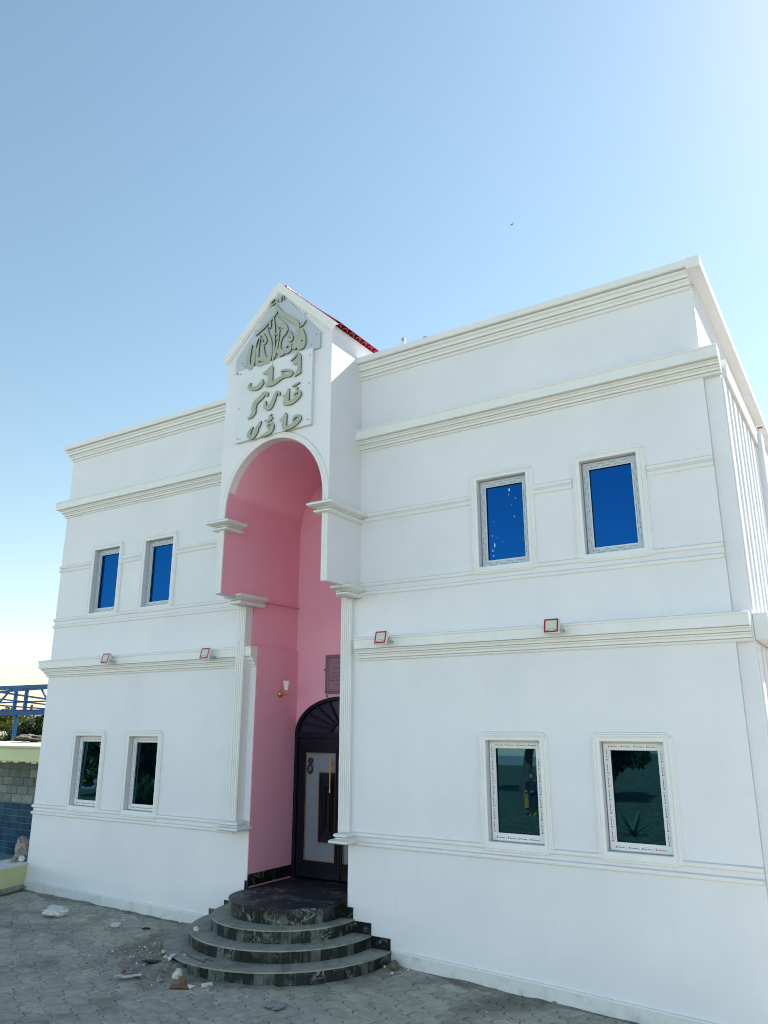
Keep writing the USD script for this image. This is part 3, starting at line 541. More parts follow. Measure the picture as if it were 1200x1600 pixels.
LETTERS = [[[[929,2096],[827,2026],[741,1969],[668,1908],[669,1902],[673,1900],[677,1900],[843,1981],[894,2013],[1000,2089],[1058,2137],[1093,2174],[1101,2190],[1104,2215],[1102,2220],[1098,2223],[1092,2222],[1080,2196],[1067,2183],[1035,2158],[997,2134]]],[[[1069,2332],[1071,2300],[1073,2286],[1080,2263],[1092,2235],[1102,2213],[1118,2184],[1153,2136],[1189,2096],[1245,2045],[1315,1987],[1391,1929],[1440,1887],[1460,1867],[1473,1853],[1485,1835],[1493,1817],[1497,1804],[1500,1782],[1500,1767],[1475,1626],[1472,1586],[1473,1576],[1480,1556],[1483,1553],[1487,1552],[1501,1570],[1516,1606],[1545,1698],[1556,1744],[1559,1779],[1560,1805],[1556,1826],[1553,1839],[1543,1862],[1528,1886],[1503,1915],[1449,1967],[1413,1996],[1355,2039],[1301,2081],[1251,2123],[1228,2143],[1206,2166],[1173,2203],[1154,2227],[1115,2282],[1078,2331],[1072,2334]]],[[[1426,1485],[1442,1449],[1445,1446],[1487,1430],[1512,1449],[1518,1449],[1523,1446],[1550,1416],[1604,1394],[1666,1421],[1691,1500],[1677,1611],[1629,1731],[1576,1763],[1572,1763],[1529,1622],[1490,1538],[1487,1536],[1440,1518]],[[1636,1525],[1632,1521],[1626,1519],[1619,1520],[1612,1523],[1606,1529],[1602,1535],[1600,1542],[1601,1548],[1605,1552],[1611,1553],[1618,1553],[1625,1549],[1631,1544],[1636,1538],[1637,1531]]],[[[1599,1831],[1591,1823],[1571,1797],[1571,1792],[1575,1787],[1578,1785],[1582,1784],[1618,1797],[1634,1806],[1652,1824],[1680,1861],[1680,1863],[1678,1868],[1674,1871],[1670,1870],[1625,1849]]],[[[1085,2041],[1109,1953],[1163,1904],[1228,1869],[1266,1814],[1246,1754],[1192,1693],[1164,1608],[1162,1530],[1154,1534],[1129,1531],[1127,1529],[1133,1475],[1185,1399],[1189,1397],[1251,1399],[1281,1423],[1286,1422],[1326,1402],[1376,1418],[1414,1450],[1415,1551],[1413,1554],[1409,1555],[1383,1545],[1370,1484],[1342,1465],[1311,1463],[1260,1477],[1208,1508],[1195,1556],[1201,1641],[1238,1712],[1300,1760],[1330,1818],[1313,1883],[1243,1968],[1162,2045],[1093,2126],[1090,2126],[1089,2124]]],[[[1329,1526],[1327,1533],[1322,1541],[1315,1547],[1307,1551],[1299,1552],[1292,1550],[1287,1545],[1286,1538],[1288,1531],[1293,1523],[1300,1517],[1308,1513],[1317,1512],[1324,1514],[1328,1519]]],[[[1376,1531],[1374,1539],[1369,1546],[1362,1552],[1353,1556],[1345,1557],[1338,1555],[1334,1550],[1332,1543],[1334,1536],[1339,1528],[1346,1522],[1355,1519],[1363,1518],[1370,1520],[1374,1524]]],[[[1349,1734],[1347,1730],[1349,1721],[1338,1723],[1331,1721],[1326,1716],[1325,1709],[1327,1701],[1332,1693],[1340,1686],[1349,1682],[1358,1681],[1363,1683],[1366,1675],[1371,1670],[1377,1666],[1384,1666],[1388,1668],[1389,1676],[1363,1729],[1358,1734],[1353,1735]]],[[[1358,1787],[1394,1678],[1399,1659],[1399,1651],[1395,1639],[1389,1631],[1374,1619],[1368,1618],[1339,1625],[1335,1624],[1333,1619],[1334,1615],[1337,1611],[1369,1592],[1380,1588],[1396,1588],[1406,1592],[1423,1605],[1435,1625],[1437,1638],[1437,1648],[1434,1664],[1425,1689],[1412,1718],[1400,1740],[1371,1787],[1365,1791],[1362,1791],[1359,1790]]],[[[1128,1841],[1093,1812],[1066,1797],[1065,1793],[1067,1789],[1070,1786],[1075,1786],[1119,1794],[1149,1809],[1159,1817],[1165,1827],[1167,1838],[1165,1852],[1152,1877],[1132,1912],[1128,1915],[1123,1915],[1122,1913],[1133,1867],[1133,1851]]],[[[1123,1754],[1095,1706],[1096,1702],[1100,1698],[1106,1698],[1135,1713],[1149,1727],[1156,1748],[1161,1796],[1160,1800],[1156,1804],[1150,1807],[1144,1805]]],[[[1020,2108],[1034,1934],[1040,1786],[1044,1521],[1041,1350],[1044,1345],[1049,1341],[1055,1342],[1057,1344],[1068,1402],[1075,1397],[1079,1397],[1081,1399],[1110,1454],[1122,1484],[1131,1521],[1159,1708],[1158,1711],[1154,1715],[1149,1716],[1147,1714],[1115,1634],[1100,1579],[1077,1468],[1080,1546],[1080,1622],[1077,1813],[1071,1923],[1062,1985],[1038,2103],[1035,2107],[1029,2111],[1022,2111]]],[[[947,2016],[949,1995],[959,1949],[962,1945],[967,1943],[972,1945],[979,1983],[982,2005],[981,2025],[976,2063],[974,2068],[971,2070],[966,2071],[963,2069],[951,2037]]],[[[705,1744],[698,1705],[696,1679],[693,1559],[696,1421],[700,1400],[708,1381],[720,1365],[736,1351],[754,1341],[774,1335],[805,1330],[817,1330],[837,1333],[882,1343],[889,1342],[924,1331],[934,1330],[955,1330],[974,1338],[989,1352],[1001,1372],[1014,1405],[1022,1445],[1026,1473],[1029,1523],[1029,1577],[1027,1603],[1019,1655],[1012,1687],[999,1738],[983,1785],[943,1870],[936,1889],[931,1918],[928,1977],[925,1983],[919,1985],[916,1983],[904,1944],[899,1912],[900,1896],[905,1873],[938,1788],[953,1741],[972,1666],[979,1617],[980,1564],[976,1518],[966,1473],[959,1456],[949,1438],[920,1447],[887,1516],[878,1539],[870,1567],[854,1666],[851,1672],[842,1677],[834,1677],[831,1673],[823,1595],[824,1561],[828,1542],[836,1523],[853,1494],[863,1462],[747,1494],[753,1683],[756,1718],[775,1839],[778,1870],[774,1876],[769,1878],[766,1877],[751,1863],[742,1850],[723,1804]],[[879,1390],[838,1388],[810,1388],[789,1390],[763,1396],[758,1411],[751,1446],[824,1410],[851,1400]]],[[[529,1649],[514,1602],[503,1558],[498,1510],[498,1491],[500,1455],[505,1430],[514,1399],[532,1363],[547,1345],[556,1337],[574,1327],[585,1323],[595,1321],[613,1322],[629,1330],[643,1344],[651,1355],[666,1388],[673,1429],[682,1595],[687,1630],[698,1666],[727,1730],[757,1812],[757,1816],[754,1821],[750,1824],[745,1826],[739,1823],[705,1759],[669,1680],[657,1645],[653,1626],[644,1547],[635,1508],[623,1469],[609,1437],[603,1426],[586,1404],[578,1427],[573,1452],[571,1490],[571,1532],[576,1571],[597,1700],[604,1758],[600,1763],[595,1766],[591,1764],[561,1722],[544,1690]]],[[[824,1902],[831,1864],[837,1843],[845,1828],[866,1789],[871,1778],[873,1770],[868,1751],[845,1718],[840,1714],[824,1711],[821,1708],[822,1703],[824,1701],[850,1689],[864,1689],[873,1692],[889,1709],[903,1733],[906,1744],[907,1759],[904,1775],[889,1806],[834,1901],[829,1904]]],[[[783,1820],[783,1817],[806,1769],[817,1755],[823,1752],[826,1754],[829,1764],[824,1777],[814,1792],[791,1819],[788,1821]]],[[[1203,2455],[1201,2451],[1212,2404],[1223,2368],[1225,2364],[1229,2363],[1232,2366],[1230,2400],[1227,2415],[1213,2450],[1207,2455]]],[[[1182,2442],[1170,2424],[1148,2441],[1143,2442],[1140,2440],[1141,2435],[1158,2417],[1161,2410],[1161,2397],[1157,2362],[1162,2356],[1166,2355],[1169,2357],[1179,2389],[1180,2408],[1190,2435],[1188,2441]]],[[[1060,2430],[1059,2424],[1076,2402],[1092,2371],[1096,2367],[1100,2366],[1103,2370],[1102,2385],[1096,2405],[1091,2412],[1081,2421],[1067,2430]]],[[[966,2424],[946,2401],[941,2392],[940,2384],[946,2370],[960,2356],[982,2345],[993,2343],[1004,2343],[1048,2360],[1048,2366],[1040,2371],[994,2364],[976,2368],[964,2377],[972,2391],[991,2410],[1033,2432],[1033,2437],[1030,2441],[1023,2443],[990,2436],[980,2433]]],[[[1468,1194],[1467,1191],[1471,1187],[1555,1153],[1559,1148],[1573,1117],[1551,1043],[1505,983],[1506,980],[1513,969],[1518,967],[1622,997],[1624,999],[1622,1273],[1588,1334],[1584,1336],[1581,1334],[1520,1236]]],[[[1463,1298],[1423,1255],[1422,1250],[1426,1245],[1432,1243],[1435,1244],[1478,1264],[1512,1285],[1571,1336],[1572,1341],[1568,1351],[1558,1357],[1548,1356],[1496,1323]]],[[[1290,1139],[1236,1133],[1233,1129],[1236,1124],[1242,1120],[1308,1108],[1367,1091],[1401,1075],[1422,1059],[1412,1042],[1399,1034],[1374,1033],[1347,1038],[1330,1044],[1305,1056],[1295,1065],[1268,1098],[1258,1103],[1249,1103],[1242,1099],[1240,1092],[1241,1087],[1259,1060],[1273,1043],[1233,1039],[1139,1009],[1057,996],[1076,1015],[1076,1228],[1049,1269],[1046,1271],[1042,1271],[953,1214],[878,1187],[877,1184],[880,1180],[960,1142],[1001,1081],[976,1019],[957,994],[943,991],[935,981],[936,967],[945,952],[952,946],[968,938],[1020,926],[1044,923],[1085,926],[1121,934],[1175,951],[1252,986],[1280,995],[1305,998],[1371,995],[1411,988],[1435,991],[1448,997],[1459,1008],[1471,1029],[1473,1043],[1472,1051],[1471,1056],[1464,1069],[1448,1086],[1439,1093],[1411,1109],[1366,1126],[1320,1136]]],[[[626,1085],[582,1052],[574,1040],[572,1027],[581,1006],[594,990],[614,973],[653,950],[679,941],[696,936],[725,932],[764,931],[792,934],[816,941],[846,957],[865,973],[885,998],[894,1014],[896,1030],[893,1046],[872,1087],[868,1090],[863,1091],[860,1088],[848,1053],[823,1031],[793,1012],[768,1002],[750,999],[721,997],[685,1000],[651,1008],[635,1016],[619,1026],[637,1078],[632,1083]]],[[[1496,666],[1499,660],[1520,642],[1527,638],[1544,632],[1561,631],[1526,611],[1496,601],[1440,590],[1405,589],[1417,621],[1420,749],[1406,792],[1403,795],[1399,796],[1357,726],[1290,699],[1291,695],[1313,673],[1322,625],[1304,575],[1305,572],[1309,569],[1313,560],[1319,553],[1334,543],[1342,540],[1409,526],[1435,524],[1452,524],[1478,528],[1496,532],[1531,545],[1568,563],[1598,583],[1629,609],[1639,621],[1647,636],[1650,652],[1646,670],[1639,686],[1629,701],[1621,709],[1604,722],[1584,726],[1568,725],[1544,718],[1521,707],[1515,702],[1508,694]],[[1589,656],[1541,652],[1531,654],[1519,662],[1533,672],[1544,677],[1578,687],[1592,689],[1597,681],[1599,668],[1592,655]]],[[[1519,837],[1473,819],[1471,815],[1474,810],[1481,806],[1545,814],[1607,836],[1610,840],[1610,845],[1604,851],[1596,854],[1549,846]]],[[[1578,762],[1577,769],[1572,777],[1565,782],[1556,786],[1548,786],[1541,784],[1537,779],[1536,773],[1537,765],[1542,758],[1549,753],[1558,749],[1566,748],[1573,751],[1577,755]]],[[[952,700],[924,654],[919,638],[920,614],[929,595],[945,575],[958,564],[966,557],[989,543],[1012,534],[1035,532],[1044,533],[1063,541],[1081,556],[1105,584],[1125,618],[1145,662],[1166,724],[1187,777],[1196,772],[1206,763],[1219,730],[1222,727],[1228,725],[1234,728],[1239,757],[1238,767],[1234,777],[1226,787],[1215,796],[1202,804],[1188,810],[1175,812],[1163,812],[1148,805],[1139,796],[1121,769],[1084,691],[1066,659],[1029,613],[1007,596],[992,607],[982,616],[975,626],[971,647],[966,692],[963,697],[957,700]]],[[[680,650],[680,625],[686,588],[682,572],[673,553],[651,521],[639,510],[605,489],[605,484],[609,481],[648,479],[675,482],[703,493],[731,514],[750,534],[760,551],[764,562],[765,581],[762,623],[775,677],[788,696],[813,713],[884,751],[902,766],[930,797],[940,805],[948,807],[956,806],[961,786],[966,779],[977,772],[989,774],[992,779],[999,796],[1001,812],[995,829],[990,834],[979,844],[964,852],[937,860],[911,860],[900,858],[884,851],[828,808],[757,770],[740,759],[720,743],[702,719],[692,699],[684,672]]],[[[1493,242],[1503,228],[1508,226],[1536,223],[1549,225],[1523,213],[1486,203],[1423,192],[1387,190],[1383,212],[1388,369],[1367,412],[1364,415],[1359,414],[1320,353],[1254,321],[1256,316],[1310,288],[1315,283],[1316,277],[1300,236],[1320,167],[1323,164],[1337,158],[1345,146],[1352,141],[1360,136],[1377,133],[1445,134],[1468,137],[1502,145],[1537,157],[1560,166],[1607,193],[1640,219],[1650,231],[1659,246],[1662,262],[1659,279],[1652,295],[1642,310],[1629,322],[1620,327],[1615,330],[1599,335],[1581,335],[1562,333],[1533,323],[1520,315],[1513,307],[1507,294],[1493,247]],[[1531,240],[1516,242],[1529,270],[1540,287],[1547,292],[1568,298],[1592,299],[1603,296],[1609,287],[1611,276],[1604,263],[1596,255],[1565,234],[1586,253],[1586,257],[1584,261],[1580,264],[1573,265],[1545,242]]],[[[1011,313],[1004,304],[1000,288],[1001,273],[1005,262],[1013,253],[1027,244],[1069,232],[1048,209],[1024,191],[994,177],[945,159],[922,152],[885,146],[882,142],[886,137],[932,124],[949,122],[981,123],[1029,127],[1069,137],[1092,148],[1111,164],[1122,177],[1141,214],[1146,236],[1147,250],[1143,269],[1133,286],[1090,333],[1083,337],[1077,336],[1074,333],[1077,320],[1040,322],[1029,320],[1017,317]],[[1082,250],[1042,259],[1030,264],[1029,270],[1032,281],[1039,289],[1044,291],[1088,292],[1092,276],[1087,258]]],[[[1036,438],[1031,430],[1033,422],[1042,412],[1068,400],[1066,399],[1042,386],[1020,378],[1002,378],[953,385],[948,382],[950,377],[1003,348],[1021,342],[1038,341],[1056,344],[1074,352],[1085,360],[1105,380],[1110,390],[1109,398],[1104,407],[1097,413],[1085,419],[1061,427],[1090,447],[1090,454],[1085,458],[1079,459]]],[[[666,301],[633,264],[615,234],[612,216],[615,198],[625,178],[633,167],[639,160],[658,143],[680,132],[690,128],[712,126],[734,131],[757,144],[792,177],[815,205],[824,223],[828,235],[836,279],[846,293],[865,314],[876,333],[886,374],[884,381],[880,386],[874,388],[869,388],[865,386],[797,314],[785,296],[770,266],[754,245],[716,212],[686,192],[680,198],[674,207],[676,223],[703,284],[728,316],[727,323],[722,327],[716,328],[682,313]]]]
# ================================================================ sign
sign = thing('name_board', 'grey and white name board of raised olive Urdu letters over the entrance arch', 'sign')
up_b = Polygon([(-2.14, 8.245), (-.455, 8.245), (-.455, 8.50), (-1.262, 9.43), (-2.14, 8.50)])
obj('upper_panel', elev(up_b, BY-.034, BY-.004), board_m, sign)
obj('lower_panel', elev(sbox(-2.055, 7.04, -.575, 8.262), BY-.052, BY-.003), board_w, sign)
for rs in LETTERS:
    R = [[(a/1000-2.4, b/1000+6.9) for a, b in r] for r in rs]
    p = Polygon(R[0], R[1:]).buffer(0).buffer(.004).buffer(-.002)
    if p.is_empty: continue
    zc = p.centroid.y; yb = BY-.034 if zc > 8.262 else BY-.052
    lt = obj('letter', elev(p, yb-.026, yb-.020), letter_m, sign, smooth=False)
    obj('letter_edge', elev(p.buffer(.001), yb-.0195, yb+.002), letter_e, lt, smooth=False)
for x, z in ((-2.0, 8.40), (-1.95, 8.33), (-.52, 8.48), (-.62, 8.33), (-.75, 8.9), (-1.75, 8.9), (-.9, 8.33)):
    obj('screw', tube((x, BY-.038, z), (x, BY-.03, z), .009, 8), screw_m, sign)
for x, z in ((-2.01, 8.2), (-.62, 8.15), (-.62, 7.7), (-.62, 7.12), (-2.0, 7.1), (-1.95, 7.09), (-2.0, 7.6), (-1.3, 7.08), (-1.35, 8.2)):
    obj('screw', tube((x, BY-.057, z), (x, BY-.048, z), .009, 8), screw_m, sign)

# ================================================================ floodlights on the floor cornice
def flood():
    t = thing('floodlight', 'x', 'floodlight', (2.67, 0, 3.85), 0, 'square floodlights along the floor cornice')
    R = trimesh.transformations.rotation_matrix(math.radians(-14), [1, 0, 0], [0, -.24, .10])
    def T(m): m.apply_transform(R); return m
    obj('housing', T(cbx(-.095, .095, -.285, -.235, .01, .19, .008)), lampbody, t)
    obj('red_border', T(elev(sbox(-.088, .017, .088, .183).difference(sbox(-.068, .036, .068, .164)), -.287, -.280)), lampred, t)
    obj('lens', T(bx(-.072, .072, -.286, -.282, .032, .168)), lampface, t)
    mk = [bx(u, u+w, -.2872, -.285, v, v+.007) for u, v, w in ((-.055, .042, .03), (.03, .044, .03), (-.03, .062, .010), (-.005, .062, .010), (.018, .062, .015), (-.03, .11, .004), (.04, .115, .005), (.02, .13, .004), (-.05, .135, .004))]
    obj('lens_marks', T(cat_(*mk)), print_dark, t, smooth=False)
    obj('rear_fins', T(cat_(*[bx(-.07+.028*k, -.066+.028*k, -.236, -.215, .03, .17) for k in range(6)])), lampbody, t)
    obj('bracket', cat_(tube((.085, -.25, .06), (.135, -.25, .06), .012), bar((.115, -.262, .06), (.115, -.10, .05), .006, .028)), steel, t); obj('bracket', bar((-.105, -.25, .06), (-.105, -.10, .05), .006, .028), steel, t)
    return t
f0 = flood()
tag(f0, 'red bordered square floodlight above the right ground floor windows, nearest the house corner')
for x, z, lab in ((.27, 3.855, 'red bordered square floodlight just right of the entrance pilaster'), (-3.0, 3.80, 'red bordered square floodlight just left of the entrance pilaster'),
                  (-5.38, 3.83, 'red bordered square floodlight farthest left, above the leftmost ground floor window')):
    dup(f0, 'floodlight', (x, 0, z), 0, lab, 'floodlight', 'square floodlights along the floor cornice')
sl = thing('side_lamp', 'small white lamp on a bracket on the right side wall under the roof slab', 'wall lamp', (XR+.03, 3.3, 7.12))
obj('lamp_head', cbx(0, .09, -.04, .04, .10, .125, .006), lampbody, sl); obj('lamp_lens', bx(.006, .084, -.034, .034, .096, .101), print_dark, sl)
obj('lamp_arm', tube((.01, 0, -.02), (.02, 0, .11), .008), steel, sl)
# ================================================================ wall lamp in the recess and plaque
wl = thing('wall_lamp', 'small brass wall lamp with white tulip glass shade on the pink side wall', 'wall lamp', (OX0, .56, 3.30))
bp = trimesh.creation.icosphere(2, .052); bp.apply_scale([.8, 1, 1]); bp.apply_translation([.02, 0, 0])
obj('brass_base', bp, gold, wl)
obj('brass_arm', polytube([(.05, 0, -.01), (.10, 0, -.02), (.135, 0, .0), (.14, 0, .045)], .009), gold, wl)
pr = [(0, .03), (.03, .032), (.045, .06), (.052, .11), (.056, .16), (.075, .195), (.078, .20), (.070, .197), (.050, .16), (.046, .11), (.038, .065), (0, .045)]
sh = trimesh.creation.revolve(np.array(pr), sections=24); sh.apply_scale(.86); sh.apply_translation([.14, 0, .025])
obj('glass_shade', fixn(sh), milk, wl)
pq = thing('plaque', 'pinkish grey engraved plaque with patterned border above the door', 'plaque', (AC, 1.01, 3.60))
obj('plaque_slab', cbx(-.305, .305, -.03, 0, -.30, .31, .005), plaque_m, pq)
bd = []
for k in range(18):
    for z in (-.265, .265): bd.append(bx(-.28+k*.0325, -.262+k*.0325, -.0315, -.029, z-.01, z+.012))
    for x in (-.275, .262): bd.append(bx(x, x+.016, -.0315, -.029, -.25+k*.029, -.235+k*.029))
obj('plaque_border', cat_(*bd, elev(sbox(-.29, -.287, .29, .295).difference(sbox(-.286, -.283, .286, .291)), -.0312, -.029), elev(sbox(-.24, -.237, .24, .245).difference(sbox(-.236, -.233, .236, .241)), -.0312, -.029)), plaque_d, pq, smooth=False)
rng = random.Random(3); tx = []
for row, (z, w) in enumerate(((.17, .10), (.09, .19), (.02, .17), (-.04, .20), (-.10, .19), (-.17, .09))):
    u = -w
    while u < w:
        l = rng.uniform(.012, .04); h = rng.uniform(.006, .012); zz = z+rng.uniform(-.008, .008)
        tx.append(bx(u, u+l, -.0316, -.029, zz, zz+h))
        if rng.random() < .5: tx.append(bx(u+l*.4, u+l*.4+.006, -.0316, -.029, zz, zz+rng.uniform(.015, .028)))
        u += l+rng.uniform(.004, .012)
obj('plaque_lines', cat_(*tx), plaque_d, pq, smooth=False)
for x, z in ((-.33, .08), (-.27, -.33)): obj('fixing', tube((x, -.02, z), (x, 0, z), .012, 8), black_m, pq)

# ================================================================ entrance steps
grout_m = mat('step_grout', (.40, .42, .40), .9)
st = thing('entrance_steps', 'half round black marble steps of four risers in front of the pink entrance', 'steps')
SC, SY = -1.31, -.16
HS = [.125, .265, .415, .595]; RX = [1.56, 1.27, .99, .81]; RY = [1.54, 1.22, .95, .68]
def half(rx, ry, n=48):
    t = np.linspace(0, math.pi, n)
    return [(SC+rx, .004)] + [(SC+rx*math.cos(q), SY-ry*math.sin(q)) for q in t] + [(SC-rx, .004)]
rng = random.Random(11)
for k in range(4):
    z1 = HS[k]; z0 = HS[k-1] if k else -.25
    core = Polygon(half(RX[k]-.012, RY[k]-.012))
    obj('step_core', flat(core, z0, z1-.016), grout_m, st)
    tm = landing_m if k == 3 else tread_m
    slab = Polygon(half(RX[k]+.012, RY[k]+.012))
    if k < 3: slab = slab.difference(Polygon(half(RX[k+1]-.02, RY[k+1]-.02)))
    # tread slabs cut by radial joints
    nsl = [7, 6, 5, 1][k]
    for q in range(nsl):
        a0, a1 = math.pi+math.pi*q/nsl, math.pi+math.pi*(q+1)/nsl
        if nsl > 1:
            # carry the outer wedges back to the wall
            if q == 0: a0 -= .6
            if q == nsl-1: a1 += .6
            R_ = 4; wd = Polygon([(SC, SY)] + [(SC+R_*math.cos(a), SY+R_*math.sin(a)) for a in np.linspace(a0+.0012, a1-.0012, 6)])
            pc = slab.intersection(wd).intersection(sbox(-6, -4, 4, .004))
        else: pc = slab
        if pc.is_empty: continue
        m = flat(pc, z1-.016, z1+(rng.uniform(-.0008, .0008) if nsl > 1 else 0))
        obj('tread_slab', m, tm, st)
    # riser tiles
    ph = half(RX[k], RY[k], 200); ls = LineString(ph); n = int(ls.length/.118); zb = (z0 if k else -.08)
    for q in range(n):
        s0, s1 = ls.length*q/n+.0035, ls.length*(q+1)/n-.0035
        pts = [ls.interpolate(s0+(s1-s0)*f) for f in (0, .5, 1)]
        P = [(p.x, p.y) for p in pts]; j = rng.uniform(-.002, .002)
        m = sweep(P[::-1], [(-.012, zb), (.002+j, zb), (.002+j, z1-.018), (-.012, z1-.018)])
        dv = rng.random()
        obj('riser_tile', m, riser_m[0 if dv < .45 else (1 if dv < .8 else 2)], st, smooth=False)
obj('landing_slab', bx(OX0+.013, OX1+.011, .0045, 1.01, .45, .5935), landing_m, st)
# marble upstands on the wall beside each step
for s in (1, -1):
    for k in range(4):
        xa = SC+s*(RX[k]+.0); xb = SC+s*((RX[k-1] if k else RX[0]+.02)+.0)
        zt = HS[k]+(.0 if k == 0 else 0)
        if k: obj('upstand_tile', cbx(min(xa, xb)+.004, max(xa, xb)-.004, -.014, .003, HS[k-1]+.002, HS[k-1]+.135, .002), skirt_m if s > 0 else riser_m[1], st)
    obj('upstand_tile', cbx(*sorted((SC+s*(RX[3]+.012), SC+s*(RX[3]+.085))), -.014, .003, HS[3]-.05, HS[3]+.10, .002), skirt_m, st)

# ================================================================ roof stubs, bird
rp = thing('roof_pipe', 'short cream pipe stub standing above the roof cornice, the left one', 'pipe', (.447, .12, 8.31))
obj('pipe_body', tube((0, 0, -.9), (-.018, 0, .20), .028, 12), paper_m, rp); obj('pipe_cap', tube((-.018, 0, .20), (-.02, 0, .26), .031, 12), steel, rp)
rp2 = thing('roof_post', 'stubby grey brown post end above the roof cornice right of the pipe', 'post', (.82, .12, 8.31))
obj('post_body', cbx(-.032, .032, -.03, .03, -.9, .13, .006), stone_m, rp2); obj('post_cap', cbx(-.036, .036, -.034, .034, .13, .17, .006), rubble_m, rp2)
bd_ = hullspheres([((-.16, 0, 0), .02), ((0, 0, .0), .07)][:0] or [(((-.16, 0, 0), .02), ((0, 0, 0), .065)), (((0, 0, 0), .065), ((.12, 0, .01), .035)), (((.12, 0, .01), .035), ((.19, 0, .005), .008))])
wing = hullspheres([(((-.03, .03, .03), .02), ((.0, .25, .10), .014)), (((.0, .25, .10), .014), ((-.08, .48, .04), .006)), (((.04, .03, .03), .015), ((.03, .25, .10), .012))])
wing2 = wing.mirror([0, 1, 0])
dirb = (800-600)/1189.3*rt + (800-351)/1189.3*up + fw; pb = np.array(CAM)+dirb*95
br = thing('bird', 'tiny dark bird gliding high in the sky above the roof', 'bird', pb, 60)
obj('bird_body', man_tri(bd_), black_m, br, smooth=60); obj('wing', man_tri(wing), black_m, br, smooth=60); obj('wing', man_tri(wing2), black_m, br, smooth=60)

# ================================================================ ground
obj('ground', (lambda: (lambda g: g)(trimesh.Trimesh(np.array([(x, y_, z-.07) for y_ in (-600, 600) for x, z in zip(GX, GZ)]), [f for i in range(len(GX)-1) for f in ((i, i+1, len(GX)+i+1), (i, len(GX)+i+1, len(GX)+i))], process=False)))(), ground_m, smooth=False, kind='structure', label='earth and rough grass around the house')
lw = grid(-45, 45, -70, -12.0, 90, 62, lambda X, Y: gz(X)-.02+.05*(meshkit.fbm(np.stack([X*.5, Y*.5, X*0], 1), 3)-.5)+np.clip(-(Y+14)*.022, 0, 1.2))
obj('lawn', lw, lawn_m, smooth=True, kind='structure', label='shaggy green lawn opposite the house, seen mirrored in the lower windows')
obj('kerb', cbx(-30, 30, -12.18, -12.02, -.5, .02, .01), rubble_m, None, False, 'pale concrete kerb between the paving and the lawn', kind='structure')
# paving
pav = thing('paving', 'interlocking wavy grey concrete pavers in front of the house', None, kind='structure')
pv = []
for nm, c, c2 in (('pale', (.50, .48, .40), (.37, .352, .295)), ('grey', (.45, .432, .365), (.325, .31, .26)), ('green', (.405, .398, .33), (.29, .285, .235)), ('pink', (.45, .405, .355), (.33, .295, .258))):
    N = {'g': ('geometry', {}), 'n': ('noise_texture', {'scale': 9.0, 'detail': 6, 'roughness': .65}), 'r': ('rgb_ramp', {'ramp': [(.35, c2), (.65, c)]}),
         's': ('noise_texture', {'scale': .75, 'detail': 6, 'roughness': .62}), 'sr': ('rgb_ramp', {'ramp': [(.50, (0, 0, 0)), (.66, (.85, .85, .85))]}),
         'mx': ('mix', {'color2': (.155, .145, .115)}), 'k': ('noise_texture', {'scale': 70.0, 'detail': 3}), 'b': ('bump', {'strength': .5, 'distance': .004}),
         'p': ('principled_bsdf', {'roughness': .85, 'specular_ior_level': .3})}
    pv.append(usdkit.material(stage, L+'paver_'+nm, N, [('g.position', 'n.vector'), ('n.fac', 'r.fac'), ('g.position', 's.vector'), ('s.fac', 'sr.fac'), ('sr.color', 'mx.fac'), ('r.color', 'mx.color1'),
        ('mx.color', 'p.base_color'), ('g.position', 'k.vector'), ('k.fac', 'b.height'), ('b.normal', 'p.normal')], surface='p.BSDF'))
bed_m = mat('joint_sand', (.07, .067, .058), .95, (.045, .044, .038), 6.0, bump=.5)
dirt_m = mat('dirt', (.30, .275, .225), .97, (.17, .158, .13), 5.0, bump=.8, bscale=60, ramp=(.4, .62))
obj('joint_sand', grid(-8.6, 9, -12.0, .02, 44, 12, lambda X, Y: gz(X)-.021), bed_m, pav, smooth=False)
PL, PW, PA, PB = .285, .235, .046, .046
th = math.radians(27); ct, sn = math.cos(th), math.sin(th)
def paver_outline(i, k, sh):
    f = lambda x: PA*math.sin(2*math.pi*x/PL)
    pts = []
    x0, x1, y0, y1 = i*PL+sh, (i+1)*PL+sh, k*PW, (k+1)*PW
    h = lambda t: PB*math.sin(2*math.pi*t)
    n, m = 8, 6
    for q in range(n): x = x0+(x1-x0)*q/n; pts.append((x+0, y0+f(x)))
    for q in range(m): t = q/m; pts.append((x1+h(t), y0+f(x1)+(y1-y0)*t))
    for q in range(n): x = x1-(x1-x0)*q/n; pts.append((x, y1+f(x)))
    for q in range(m): t = 1-q/m; pts.append((x0+h(t), y0+f(x0)+(y1-y0)*t))
    return np.array(pts)
rng = np.random.default_rng(7); items = []
